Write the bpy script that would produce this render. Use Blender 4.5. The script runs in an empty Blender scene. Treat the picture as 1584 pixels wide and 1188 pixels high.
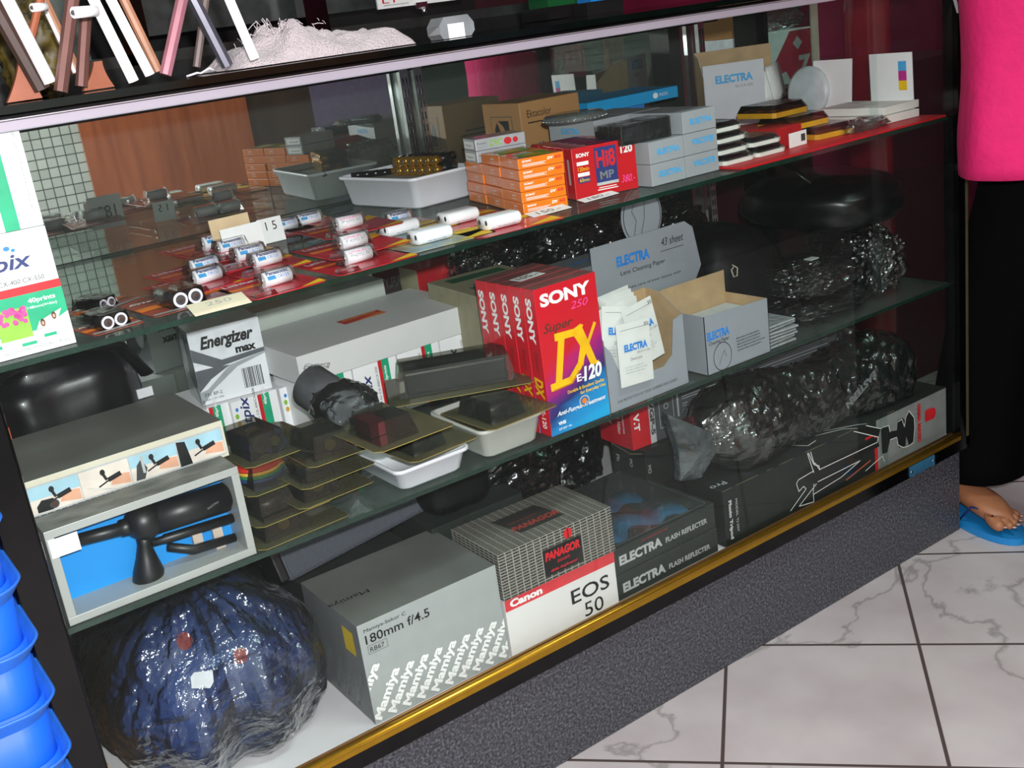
import bpy, math, random
from mathutils import Vector as V, Matrix, noise
from math import sin, cos, pi, radians as R
random.seed(7)
S = bpy.context.scene
COL = S.collection

# ---------------------------------------------------------------- camera
CAM = V((-1.66676, -1.12824, 1.02119))
CR, CU, CF = V((.806241, -.576737, -.131716)), V((.284252, .182404, .941238)), V((.518821, .796306, -.311001))
FPX = 1712.51
cd = bpy.data.cameras.new('camera'); cam = bpy.data.objects.new('camera', cd); COL.objects.link(cam)
cd.sensor_width = 36; cd.lens = FPX / 1584 * 36; cd.clip_start = .02; cd.clip_end = 50
M = Matrix((CR, CU, -CF)).transposed().to_4x4(); M.translation = CAM
cam.matrix_world = M
S.camera = cam
# ---------------------------------------------------------------- light: on-camera flash, two added overhead fill lamps, dim room
w = bpy.data.worlds.new('world'); S.world = w; w.use_nodes = True
w.node_tree.nodes['Background'].inputs[0].default_value = (.75, .85, .9, 1)
w.node_tree.nodes['Background'].inputs[1].default_value = .07
fl = bpy.data.lights.new('camera_flash', 'POINT'); fl.energy = 94; fl.shadow_soft_size = .012; fl.color = (1, .965, .99)
flo = bpy.data.objects.new('camera_flash', fl); COL.objects.link(flo); flo.location = CAM + CU * .055 + CR * .02 - CF*.02
ca = bpy.data.lights.new('ceiling_fill', 'AREA'); ca.shape = 'RECTANGLE'; ca.size = 1.2; ca.size_y = .25; ca.energy = 30; ca.color = (.85, 1, .95)
cao = bpy.data.objects.new('ceiling_fill', ca); COL.objects.link(cao); cao.location = (-.3, -1.1, 2.75)  # added fill, lifts the ambient of the room seen in the mirror
cb_l = ca.copy(); cbo = bpy.data.objects.new('ceiling_fill', cb_l); COL.objects.link(cbo); cbo.location = (.9, 1.2, 2.7); cb_l.energy = 16  # second added fill, brightens the things on the side counter
S.view_settings.view_transform = 'Standard'; S.view_settings.look = 'None'; S.view_settings.gamma = 1
S.view_settings.exposure = 0.0
S.cycles.transparent_max_bounces = 32
S.cycles.max_bounces = 14

# ---------------------------------------------------------------- helpers
def g(px, py, z):            # the point of the level plane z seen at a spot of the photograph
    d = CF * FPX + CR * (px - 792) - CU * (py - 594)
    return CAM + d * ((z - CAM.z) / d.z)
def gy(px, py, y):           # the same on the plane at depth y
    d = CF * FPX + CR * (px - 792) - CU * (py - 594)
    return CAM + d * ((y - CAM.y) / d.y)

def lin(c):
    if isinstance(c, str):
        c = [int(c[i:i+2], 16) / 255 for i in (0, 2, 4)]
        c = [x / 12.92 if x < .04045 else ((x + .055) / 1.055) ** 2.4 for x in c]
    return (*c[:3], 1)
MC = {}
def mat(name, col, rough=.6, metal=0, vary=.12, scale=40, bump=0, bscale=200, spec=.5, coat=0, sheen=0, col2=None, stretch=None, detail=4):
    if name in MC: return MC[name]
    m = bpy.data.materials.new(name); m.use_nodes = True; nt = m.node_tree; b = nt.nodes['Principled BSDF']
    c = lin(col); N = nt.nodes.new; L = nt.links.new
    tc = N('ShaderNodeTexCoord'); mp = N('ShaderNodeMapping'); L(tc.outputs['Object'], mp.inputs[0])
    if stretch: mp.inputs['Scale'].default_value = stretch
    n = N('ShaderNodeTexNoise'); n.inputs['Scale'].default_value = scale; n.inputs['Detail'].default_value = detail; L(mp.outputs[0], n.inputs[0])
    r = N('ShaderNodeValToRGB'); L(n.outputs[0], r.inputs[0])
    r.color_ramp.elements[0].position = .3; r.color_ramp.elements[1].position = .7
    c2 = lin(col2) if col2 else tuple(min(1, x * (1 + vary)) for x in c[:3]) + (1,)
    c1 = c if col2 else tuple(x * (1 - vary) for x in c[:3]) + (1,)
    r.color_ramp.elements[0].color = c1; r.color_ramp.elements[1].color = c2
    L(r.outputs[0], b.inputs['Base Color'])
    b.inputs['Roughness'].default_value = rough; b.inputs['Metallic'].default_value = metal
    b.inputs['Specular IOR Level'].default_value = spec; b.inputs['Coat Weight'].default_value = coat
    if coat: b.inputs['Coat Roughness'].default_value = .08
    if sheen: b.inputs['Sheen Weight'].default_value = sheen
    if bump:
        n2 = N('ShaderNodeTexNoise'); n2.inputs['Scale'].default_value = bscale; n2.inputs['Detail'].default_value = 3; L(mp.outputs[0], n2.inputs[0])
        bp = N('ShaderNodeBump'); bp.inputs['Strength'].default_value = bump; bp.inputs['Distance'].default_value = .01
        L(n2.outputs[0], bp.inputs['Height']); L(bp.outputs[0], b.inputs['Normal'])
    MC[name] = m; return m

def clear(name, tint='ffffff', keep=.96, rough=.03, gloss=.5, bump=0, bscale=30, haze=0, hazecol='c8d0cc', ior=1.45):
    """see-through sheet: light passes, the rest is a fresnel gloss"""
    if name in MC: return MC[name]
    m = bpy.data.materials.new(name); m.use_nodes = True; nt = m.node_tree; nt.nodes.clear(); N = nt.nodes.new; L = nt.links.new
    o = N('ShaderNodeOutputMaterial'); t = N('ShaderNodeBsdfTransparent'); gl = N('ShaderNodeBsdfGlossy'); mx = N('ShaderNodeMixShader'); fr = N('ShaderNodeFresnel')
    c = lin(tint); t.inputs[0].default_value = (c[0] * keep, c[1] * keep, c[2] * keep, 1)
    gl.inputs['Roughness'].default_value = rough; fr.inputs[0].default_value = ior
    mul = N('ShaderNodeMath'); mul.operation = 'MULTIPLY'; mul.inputs[1].default_value = gloss; L(fr.outputs[0], mul.inputs[0])
    tc = N('ShaderNodeTexCoord'); n = N('ShaderNodeTexNoise'); n.inputs['Scale'].default_value = bscale; n.inputs['Detail'].default_value = 4; L(tc.outputs['Object'], n.inputs[0])
    if bump:
        bp = N('ShaderNodeBump'); bp.inputs['Strength'].default_value = bump; bp.inputs['Distance'].default_value = .01; L(n.outputs[0], bp.inputs['Height'])
        L(bp.outputs[0], gl.inputs['Normal']); L(bp.outputs[0], fr.inputs['Normal'])
    L(mul.outputs[0], mx.inputs[0]); L(t.outputs[0], mx.inputs[1]); L(gl.outputs[0], mx.inputs[2])
    last = mx
    if haze:
        d = N('ShaderNodeBsdfDiffuse'); d.inputs[0].default_value = lin(hazecol); m2 = N('ShaderNodeMixShader')
        mr = N('ShaderNodeMapRange'); mr.inputs[3].default_value = haze * .6; mr.inputs[4].default_value = haze * 1.4; L(n.outputs[0], mr.inputs[0])
        L(mr.outputs[0], m2.inputs[0]); L(mx.outputs[0], m2.inputs[1]); L(d.outputs[0], m2.inputs[2]); last = m2
    L(last.outputs[0], o.inputs[0]); MC[name] = m; return m

TXT = {}
def glyphs(s, bold=0, shear=0, space=1, serif=0):
    k = (s, bold, shear, space)
    if k in TXT: return TXT[k]
    c = bpy.data.curves.new('t', 'FONT'); c.body = s; c.size = 1; c.offset = bold; c.shear = shear; c.space_character = space; c.resolution_u = 3
    o = bpy.data.objects.new('t', c); COL.objects.link(o); bpy.context.view_layer.update()
    me = bpy.data.meshes.new_from_object(o.evaluated_get(bpy.context.evaluated_depsgraph_get()))
    vs = [(v.co.x, v.co.y) for v in me.vertices]; fs = [tuple(p.vertices) for p in me.polygons]
    x0 = min(v[0] for v in vs); x1 = max(v[0] for v in vs); y0 = min(v[1] for v in vs); y1 = max(v[1] for v in vs)
    vs = [((a - x0) / (x1 - x0), (b - y0) / (y1 - y0)) for a, b in vs]
    bpy.data.objects.remove(o); bpy.data.curves.remove(c); bpy.data.meshes.remove(me)
    TXT[k] = (vs, fs); return TXT[k]

class MB:
    def __init__(s): s.v = []; s.f = []; s.fm = []; s.mats = []; s.sm = []
    def mi(s, m):
        if m not in s.mats: s.mats.append(m)
        return s.mats.index(m)
    def add(s, vs, fs, m, X=None, smooth=False):
        k = len(s.v); i = s.mi(m)
        s.v += [tuple(X @ V(p)) if X else tuple(p) for p in vs]
        s.f += [tuple(a + k for a in f) for f in fs]; s.fm += [i] * len(fs); s.sm += [smooth] * len(fs)
        return s
    def box(s, lo, hi, m, X=None, faces=None):
        x0, y0, z0 = lo; x1, y1, z1 = hi
        vs = [(x0,y0,z0),(x1,y0,z0),(x1,y1,z0),(x0,y1,z0),(x0,y0,z1),(x1,y0,z1),(x1,y1,z1),(x0,y1,z1)]
        F = dict(bottom=(0,3,2,1), top=(4,5,6,7), front=(0,1,5,4), right=(1,2,6,5), back=(2,3,7,6), left=(3,0,4,7))
        k = len(s.v); s.v += [tuple(X @ V(p)) if X else p for p in vs]
        for n, f in F.items():
            mm = (faces or {}).get(n, m)
            s.f.append(tuple(a + k for a in f)); s.fm.append(s.mi(mm)); s.sm.append(False)
        return s
    def tube(s, pts, r, n=12, m=None, cap=True, flat=1, smooth=True):
        pts = [V(p) for p in pts]; rs = r if isinstance(r, (list, tuple)) else [r] * len(pts)
        vs = []; up = None
        for i, p in enumerate(pts):
            t = (pts[min(i+1, len(pts)-1)] - pts[max(i-1, 0)]).normalized()
            if up is None: up = V((0,0,1)) if abs(t.z) < .9 else V((0,1,0))
            a = t.cross(up).normalized(); b = a.cross(t).normalized(); up = b
            for j in range(n):
                q = 2*pi*j/n; vs.append(p + (a*cos(q) + b*sin(q)*flat) * rs[i])
        fs = [(i*n+j, i*n+(j+1)%n, (i+1)*n+(j+1)%n, (i+1)*n+j) for i in range(len(pts)-1) for j in range(n)]
        fs = [f[::-1] for f in fs]
        s.add(vs, fs, m, smooth=smooth)
        if cap:
            k = len(s.v) - len(vs); i = s.mi(m)
            s.f += [tuple(k + j for j in range(n)), tuple(k + len(vs) - 1 - j for j in range(n))]; s.fm += [i, i]; s.sm += [False, False]
        return s
    def lathe(s, prof, n=24, m=None, X=None, smooth=True):
        vs = [(r*cos(2*pi*j/n), r*sin(2*pi*j/n), z) for r, z in prof for j in range(n)]
        fs = [(i*n+j, i*n+(j+1)%n, (i+1)*n+(j+1)%n, (i+1)*n+j) for i in range(len(prof)-1) for j in range(n)]
        fs += [tuple(range(n))[::-1], tuple((len(prof)-1)*n + j for j in range(n))]
        return s.add(vs, fs, m, X, smooth)
    def prism(s, poly, z0, z1, m, X=None, side=None, smooth=False):
        n = len(poly); vs = [(a, b, z0) for a, b in poly] + [(a, b, z1) for a, b in poly]
        s.add(vs, [tuple(range(n))[::-1], tuple(range(n, 2*n))], m, X)
        return s.add(vs, [(i, (i+1)%n, n+(i+1)%n, n+i) for i in range(n)], side or m, X, smooth)
    def loft(s, rings, m, X=None, smooth=True, cap=True):
        n = len(rings[0]); vs = [p for r_ in rings for p in r_]
        fs = [(i*n+j, i*n+(j+1)%n, (i+1)*n+(j+1)%n, (i+1)*n+j) for i in range(len(rings)-1) for j in range(n)]
        if cap: fs += [tuple(range(n))[::-1], tuple((len(rings)-1)*n + j for j in range(n))]
        return s.add(vs, fs, m, X, smooth)
    def build(s, name, parent=None, loc=None, rotz=0, bevel=0, sub=0, rot=None, recalc=False, solid=0):
        me = bpy.data.meshes.new(name); me.from_pydata(s.v, [], s.f)
        for m in s.mats: me.materials.append(m)
        me.polygons.foreach_set('material_index', s.fm); me.polygons.foreach_set('use_smooth', s.sm)
        if recalc:
            import bmesh
            bm = bmesh.new(); bm.from_mesh(me); bmesh.ops.recalc_face_normals(bm, faces=bm.faces); bm.to_mesh(me); bm.free()
        me.update()
        o = bpy.data.objects.new(name, me); COL.objects.link(o)
        if parent: o.parent = parent
        if loc is not None: o.location = loc
        o.rotation_euler = rot if rot else (0, 0, rotz)
        if bevel:
            b = o.modifiers.new('bevel', 'BEVEL'); b.width = bevel; b.segments = 2; b.limit_method = 'ANGLE'
        if sub:
            b = o.modifiers.new('sub', 'SUBSURF'); b.levels = sub; b.render_levels = sub
        if solid:
            b = o.modifiers.new('solid', 'SOLIDIFY'); b.thickness = solid
        return o

def tag(o, label, cat, group=None):
    o['label'] = label; o['category'] = cat
    if group: o['group'] = group
    return o
def thing(name, label, cat, loc=(0,0,0), rotz=0, group=None, rot=None):
    o = bpy.data.objects.new(name, None); COL.objects.link(o); o.location = loc
    o.rotation_euler = rot if rot else (0, 0, rotz); o.empty_display_size = .02
    return tag(o, label, cat, group)
def struct(o): o['kind'] = 'structure'; return o
def kids(o): return [c for c in COL.objects if c.parent == o]
def copy(o, label=None, loc=None, rotz=None, group=None, parent=None):
    c = o.copy(); COL.objects.link(c)
    if parent: c.parent = parent
    if label: c['label'] = label
    if group: c['group'] = group
    if loc is not None: c.location = loc
    if rotz is not None: c.rotation_euler = (0, 0, rotz)
    for k in kids(o): copy(k, parent=c)
    return c

# ---- printed artwork on a face of a box of size (w,d,h), origin at its front left bottom corner
def frame(face, w, d, h):
    o, u, v, n = dict(front=((0,0,0),(1,0,0),(0,0,1),(0,-1,0)), left=((0,d,0),(0,-1,0),(0,0,1),(-1,0,0)), right=((w,0,0),(0,1,0),(0,0,1),(1,0,0)),
        back=((w,d,0),(-1,0,0),(0,0,1),(0,1,0)), top=((0,0,h),(1,0,0),(0,1,0),(0,0,1)))[face]
    return V(o), V(u), V(v), V(n)
def art(items, fr, parent, name='printed_artwork', off=.0004, W=None, H=None):
    """items: ('t',text,x,y,w,h,mat[,opts]) ('r',x,y,w,h,mat) ('p',[(x,y)..],mat) ('o',cx,cy,rx,ry,mat[,inner]) ('l',[(x,y)..],width,mat)"""
    o, u, v, n = fr; mb = MB(); k = 0
    def put(vs, fs, m):
        mb.add([o + u*a + v*b + n*(off + k*.00006) for a, b in vs], fs, m)
    for it in items:
        k += 1; t = it[0]
        if t == 't':
            _, s, x, y, w_, h_, m = it[:7]; op = it[7] if len(it) > 7 else {}
            vs, fs = glyphs(s, op.get('bold', 0), op.get('shear', 0), op.get('space', 1))
            a = R(op.get('rot', 0)); ca_, sa = cos(a), sin(a)
            put([(x + p*w_*ca_ - q*h_*sa, y + p*w_*sa + q*h_*ca_) for p, q in vs], fs, m)
        elif t == 'r':
            _, x, y, w_, h_, m = it; put([(x,y),(x+w_,y),(x+w_,y+h_),(x,y+h_)], [(0,1,2,3)], m)
        elif t == 'p': put(it[1], [tuple(range(len(it[1])))], it[2])
        elif t == 'o':
            _, cx, cy, rx, ry, m = it[:6]; inn = it[6] if len(it) > 6 else 0; N = 28
            if not inn: put([(cx+rx*cos(2*pi*i/N), cy+ry*sin(2*pi*i/N)) for i in range(N)], [tuple(range(N))], m)
            else: put([(cx+f*rx*cos(2*pi*i/N), cy+f*ry*sin(2*pi*i/N)) for f in (1, inn) for i in range(N)], [(i,(i+1)%N,N+(i+1)%N,N+i) for i in range(N)], m)
        elif t == 'l':
            P = it[1]; wd = it[2]/2; vs = []; fs = []
            for a, b in zip(P, P[1:]):
                dx, dy = b[0]-a[0], b[1]-a[1]; l = math.hypot(dx, dy) or 1; nx, ny = -dy/l*wd, dx/l*wd; ex, ey = dx/l*wd*.5, dy/l*wd*.5
                q = len(vs); vs += [(a[0]+nx-ex,a[1]+ny-ey),(a[0]-nx-ex,a[1]-ny-ey),(b[0]-nx+ex,b[1]-ny+ey),(b[0]+nx+ex,b[1]+ny+ey)]; fs.append((q,q+1,q+2,q+3))
            put(vs, fs, it[3])
    return mb.build(name, parent)
def microtext(x, y, w, rows, pitch, m, hgt=.0011, seed=1):
    """rows of printed small type"""
    rr = random.Random(seed); out = []
    for i in range(rows):
        a = x
        end = x + w * rr.uniform(.75, 1)
        while a < end:
            l = rr.uniform(.002, .007); l = min(l, end - a)
            if l > .0008: out.append(('r', a, y - i*pitch, l, hgt, m))
            a += l + .0012
    return out
def barcode(x, y, w, h, m, seed=3):
    rr = random.Random(seed); out = []; a = x
    while a < x + w - .001:
        t = rr.choice([.0006, .0010, .0014]); out.append(('r', a, y, t, h, m)); a += t + rr.choice([.0006, .0010, .0014])
    return out

def carton(name, label, cat, o, w, d, h, yaw=0, m=None, faces=None, group=None, bevel=.0008, rot=None, parent=None):
    b = MB().box((0,0,0), (w,d,h), m, faces=faces).build(name, parent, loc=o, rotz=yaw, bevel=bevel, rot=rot)
    if cat: tag(b, label, cat, group)
    b['size'] = (w, d, h)
    return b
def face_art(b, face, items, name='printed_artwork'):
    return art(items, frame(face, *b['size']), b, name)

def blobmesh(c, rad, e=.7, seed=0, amp=.06, f=2.2, ridge=0, nu=56, nv=36, floor=None, ez=None, m=None, mb=None, flat=False):
    """soft lump: rounded box shape with folds; floor = height it is flattened at"""
    mb = mb or MB(); vs = []; sg = lambda x, p: math.copysign(abs(x) ** p, x); ez = ez or e
    off = V((seed*3.1, seed*1.7, seed*.9))
    for i in range(nv+1):
        th = -pi/2 + pi*i/nv
        for j in range(nu):
            ph = 2*pi*j/nu
            p = V((sg(cos(th), ez)*sg(cos(ph), e), sg(cos(th), ez)*sg(sin(ph), e), sg(sin(th), ez)))
            dsp = amp * noise.noise(p*f + off) + amp*.5*noise.noise(p*f*2.3 + off)
            if ridge: dsp += ridge * (abs(noise.noise(p*f*2.6 + off*2)) - .25) + ridge*.5*(abs(noise.noise(p*f*6 + off)) - .25)
            q = V((p.x*rad[0], p.y*rad[1], p.z*rad[2])) * (1 + dsp) + V(c)
            if floor is not None and q.z < floor: q.z = floor
            vs.append(q)
    fs = [(i*nu+j, i*nu+(j+1)%nu, (i+1)*nu+(j+1)%nu, (i+1)*nu+j) for i in range(nv) for j in range(nu)]
    mb.add(vs, fs, m, smooth=not flat); return mb

# ---- shared materials
K = dict(
 black=mat('black_ink','111112',.5), white=mat('white_ink','f2f0ee',.5,vary=.03), red=mat('red_ink','d01824',.5), blue=mat('blue_ink','2a7fd0',.5),
 grey=mat('grey_ink','777a7c',.5), dgrey=mat('dark_grey_ink','3c3e40',.5), yellow=mat('yellow_ink','f4c312',.5), green=mat('green_ink','17a678',.5),
 orange=mat('orange_ink','f0801e',.5), pink=mat('pink_ink','ee4c96',.5), navy=mat('navy_ink','26306e',.5), lgrey=mat('light_grey_ink','b4b6b6',.5),
 gold=mat('gold_ink','d8a72a',.35), skyblue=mat('sky_ink','49a6dd',.5), magenta=mat('magenta_ink','c22a8a',.5), cyan=mat('cyan_ink','1fb0dd',.5), lime=mat('lime_ink','8fc040',.5), tan=mat('skin_ink','d9a184',.5), teal=mat('teal_ink','3a8f8a',.5), brown=mat('brown_ink','4a2f20',.6), silver=mat('silver_ink','c4c6c8',.4), dgreen=mat('dark_green_ink','1c5a38',.6), purple=mat('purple_ink','6b3a9a',.5))
PAPER = mat('white_card','f0eeee',.55,vary=.03)
GLASS = clear('shelf_glass','e8f3ee',.97,.02,.40,haze=.075,hazecol='a8b0ac')
GLASS_F = clear('front_glass','fafdfc',.995,.01,.05,haze=.004)
EDGE = mat('glass_edge','0c2a20',.15,vary=.3,spec=.8)
CLEARP = clear('clear_plastic','ffffff',.97,.07,1.0,bump=.25,bscale=60)
FILM = clear('plastic_film','f8fafa',.985,.07,1.3,bump=.8,bscale=34,haze=.02)
FILMD = clear('dark_film','e4eae8',.96,.10,4.0,bump=.5,bscale=60,haze=.004)
CHROME = mat('chrome','d8dadc',.18,1,vary=.1)
BLACKP = mat('black_plastic','0c0c0e',.35,vary=.2)
S1, S2, F0, T0 = .772, .487, .2, 1.007
# ---------------------------------------------------------------- the room
def plain(name, col, **k): return mat(name, col, **k)
def tile_mat():
    m = bpy.data.materials.new('marble_floor_tile'); m.use_nodes = True; nt = m.node_tree; N = nt.nodes.new; L = nt.links.new; b = nt.nodes['Principled BSDF']
    tc = N('ShaderNodeTexCoord'); mp = N('ShaderNodeMapping'); L(tc.outputs['Object'], mp.inputs[0])
    mp.vector_type = 'TEXTURE'; mp.inputs['Location'].default_value = (-.3511, -.1759, 0); mp.inputs['Rotation'].default_value = (0, 0, -.824); mp.inputs['Scale'].default_value = (.3, .3, 1)
    sx = N('ShaderNodeSeparateXYZ'); L(mp.outputs[0], sx.inputs[0])
    def edge(out):
        f = N('ShaderNodeMath'); f.operation = 'FRACT'; L(out, f.inputs[0])
        s = N('ShaderNodeMath'); s.operation = 'SUBTRACT'; L(f.outputs[0], s.inputs[0]); s.inputs[1].default_value = .5
        a = N('ShaderNodeMath'); a.operation = 'ABSOLUTE'; L(s.outputs[0], a.inputs[0]); return a.outputs[0]
    mx = N('ShaderNodeMath'); mx.operation = 'MAXIMUM'; L(edge(sx.outputs[0]), mx.inputs[0]); L(edge(sx.outputs[1]), mx.inputs[1])
    gr = N('ShaderNodeMapRange'); gr.inputs[1].default_value = .4895; gr.inputs[2].default_value = .4925; L(mx.outputs[0], gr.inputs[0])
    # veins
    n0 = N('ShaderNodeTexNoise'); n0.inputs['Scale'].default_value = 5; n0.inputs['Detail'].default_value = 5; L(tc.outputs['Object'], n0.inputs[0])
    wv = N('ShaderNodeTexNoise'); wv.inputs['Scale'].default_value = 2.6; wv.inputs['Detail'].default_value = 7; wv.inputs['Distortion'].default_value = .5; L(tc.outputs['Object'], wv.inputs[0])
    s = N('ShaderNodeMath'); s.operation = 'SUBTRACT'; s.inputs[1].default_value = .5; L(wv.outputs[0], s.inputs[0])
    a = N('ShaderNodeMath'); a.operation = 'ABSOLUTE'; L(s.outputs[0], a.inputs[0])
    r = N('ShaderNodeValToRGB'); L(a.outputs[0], r.inputs[0])
    r.color_ramp.elements[0].position = 0; r.color_ramp.elements[0].color = lin('9a9593'); r.color_ramp.elements[1].position = .011; r.color_ramp.elements[1].color = lin('bfb8b8')
    r2 = N('ShaderNodeValToRGB'); L(n0.outputs[0], r2.inputs[0]); r2.color_ramp.elements[0].position = .35; r2.color_ramp.elements[0].color = (.82, .78, .79, 1); r2.color_ramp.elements[1].position = .6; r2.color_ramp.elements[1].color = (1, 1, 1, 1)
    mm = N('ShaderNodeMix'); mm.data_type = 'RGBA'; mm.blend_type = 'MULTIPLY'; mm.inputs[0].default_value = 1; L(r.outputs[0], mm.inputs[6]); L(r2.outputs[0], mm.inputs[7])
    m3 = N('ShaderNodeMix'); m3.data_type = 'RGBA'; L(gr.outputs[0], m3.inputs[0]); L(mm.outputs[2], m3.inputs[6]); m3.inputs[7].default_value = lin('4e4340')
    L(m3.outputs[2], b.inputs['Base Color']); b.inputs['Roughness'].default_value = .32
    bp = N('ShaderNodeBump'); bp.inputs['Strength'].default_value = .3; bp.inputs['Distance'].default_value = .002; bp.invert = True; L(gr.outputs[0], bp.inputs['Height']); L(bp.outputs[0], b.inputs['Normal'])
    return m
fl_ = MB().box((-3.2,-2.0,-.05), (2.2,2.2,0), tile_mat()).build('floor'); struct(fl_)
def mosaic():
    m = bpy.data.materials.new('mosaic_wall'); m.use_nodes = True; nt = m.node_tree; N = nt.nodes.new; L = nt.links.new; b = nt.nodes['Principled BSDF']
    tc = N('ShaderNodeTexCoord'); sx = N('ShaderNodeSeparateXYZ'); L(tc.outputs['Object'], sx.inputs[0]); cb = N('ShaderNodeCombineXYZ'); L(sx.outputs[0], cb.inputs[0]); L(sx.outputs[2], cb.inputs[1])
    br = N('ShaderNodeTexBrick'); br.offset = 0; br.squash = 1; L(cb.outputs[0], br.inputs[0]); br.inputs['Scale'].default_value = 1
    br.inputs['Brick Width'].default_value = .035; br.inputs['Row Height'].default_value = .035; br.inputs['Mortar Size'].default_value = .0020; br.inputs['Mortar Smooth'].default_value = .1
    br.inputs['Color1'].default_value = lin('c6c6c0'); br.inputs['Color2'].default_value = lin('b2b2ac'); br.inputs['Mortar'].default_value = lin('3c4340')
    L(br.outputs[0], b.inputs['Base Color']); b.inputs['Roughness'].default_value = .35; return m
MOS = mosaic()
wf = MB(); wf.box((-3.2,-2.06,0), (-.6,-2.0,2.8), MOS)
wf.box((.04,-2.06,0), (.32,-2.0,2.8), mat('dark_brown_panel','3a2419',.5,vary=.3,scale=12,stretch=(1,1,.1)))
wf.box((.32,-2.06,0), (.7,-2.0,2.8), mat('dull_purple_paint','6a5a78',.7))
wf.box((.7,-2.06,0), (2.2,-2.0,2.8), mat('dark_green_grey_paint','2c3a33',.7,vary=.3,scale=6))
struct(wf.build('wall_front'))
dr = MB(); dr.box((-.6,-2.06,0), (.04,-1.985,2.2), mat('orange_wood_veneer','b5603a',.4,col2='8e4426',scale=9,stretch=(3,1,.25))); dr.box((-.6,-2.06,2.2), (.04,-2.0,2.8), MOS)
struct(dr.build('door_1'))
struct(MB().box((2.2,-2.06,0), (2.26,2.26,2.8), mat('maroon_wall_paint','5e1426',.55,vary=.15,scale=3)).build('wall_right'))
struct(MB().box((-3.26,-2.06,0), (-3.2,2.26,2.8), mat('grey_wall_paint','6f706c',.7)).build('wall_left'))
struct(MB().box((-3.2,2.2,0), (2.2,2.26,2.8), mat('dark_maroon_wall_paint','3a0f1a',.6,vary=.3,scale=3)).build('wall_back'))
struct(MB().box((-3.26,-2.06,2.8), (2.26,2.26,2.86), mat('white_ceiling_paint','bfc2bf',.8)).build('ceiling'))
# maroon glossy partition beside the cabinet, seen through the end pane
MAR = mat('maroon_gloss_laminate','8c2646',.28,vary=.15,scale=4)
struct(MB().box((1.02,-.0,0), (1.06,2.2,2.5), MAR).build('trim_1'))

# ---------------------------------------------------------------- the display cabinet
XL, XR = -1.518, 0.0
def granite():
    m = bpy.data.materials.new('speckled_grey_carpet_laminate'); m.use_nodes = True; nt = m.node_tree; N = nt.nodes.new; L = nt.links.new; b = nt.nodes['Principled BSDF']
    tc = N('ShaderNodeTexCoord'); n = N('ShaderNodeTexNoise'); n.inputs['Scale'].default_value = 250; n.inputs['Detail'].default_value = 5; n.inputs['Roughness'].default_value = .7; L(tc.outputs['Object'], n.inputs[0])
    r = N('ShaderNodeValToRGB'); L(n.outputs[0], r.inputs[0]); e = r.color_ramp.elements
    e[0].position = .36; e[0].color = lin('15161a'); e[1].position = .68; e[1].color = lin('787a82'); q = e.new(.5); q.color = lin('3f4147')
    L(r.outputs[0], b.inputs['Base Color']); b.inputs['Roughness'].default_value = .5; return m
GR = granite(); BLK = mat('black_gloss_frame','060607',.14,vary=.3,spec=.3); GOLD = mat('gold_anodised_rail','b98d28',.28,.85,vary=.1); GOLDB = mat('brown_gold_rail','8a5f30',.4,.5,vary=.1)
cab = thing('display_cabinet','long glass fronted shop display cabinet with speckled grey base and gold sliding rail','display cabinet',(XL,0,0))
def cp(mb, name, **k): return mb.build(name, cab, loc=(-XL,0,0), **k)
cp(MB().box((XL-.04,0,0), (XR+.025,.56,.173), GR), 'plinth', bevel=.002)
cp(MB().box((XL-.04,-.018,.173), (XR+.03,.56,.196), BLK), 'base_board')
rl = MB()
rl.box((XL,-.0185,.196), (XR,.0035,.2), mat('dark_rail_channel','3c3a38',.4,.6))
rl.tube([(XL,-.0165,.2065), (XR,-.0165,.2065)], .0048, 10, GOLD); rl.box((XL,-.0195,.196), (XR,-.0145,.206), GOLD)
rl.tube([(XL,-.0003,.204), (XR,-.0003,.204)], .0018, 8, GOLDB); rl.box((XL,-.002,.196), (XR,.0012,.204), GOLDB)
cp(rl, 'sliding_rail')
cp(MB().box((XL,.004,.19), (XR,.55,F0), mat('white_floor_board','d9d4d6',.55,vary=.05,scale=8)), 'floor_board')
cp(MB().box((XL-.037,-.018,.196), (XL,.006,.984), BLK), 'left_post', bevel=.003)
ps = MB().box((XR,-.018,.196), (XR+.018,.01,.98), BLK); ps.box((XR+.018,-.018,.18), (XR+.026,-.002,.98), mat('olive_metal_edge','6b6a4c',.35,.5))
cp(ps, 'right_post')
cp(MB().box((XR-.012,.40,.2), (XR+.02,.458,.98), BLK), 'corner_post')
cp(MB().box((XL-.037,.05,.196), (XL-.002,.55,.98), mat('cabinet_side_board','8e6a4c',.6,vary=.1)), 'side_board')
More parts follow.
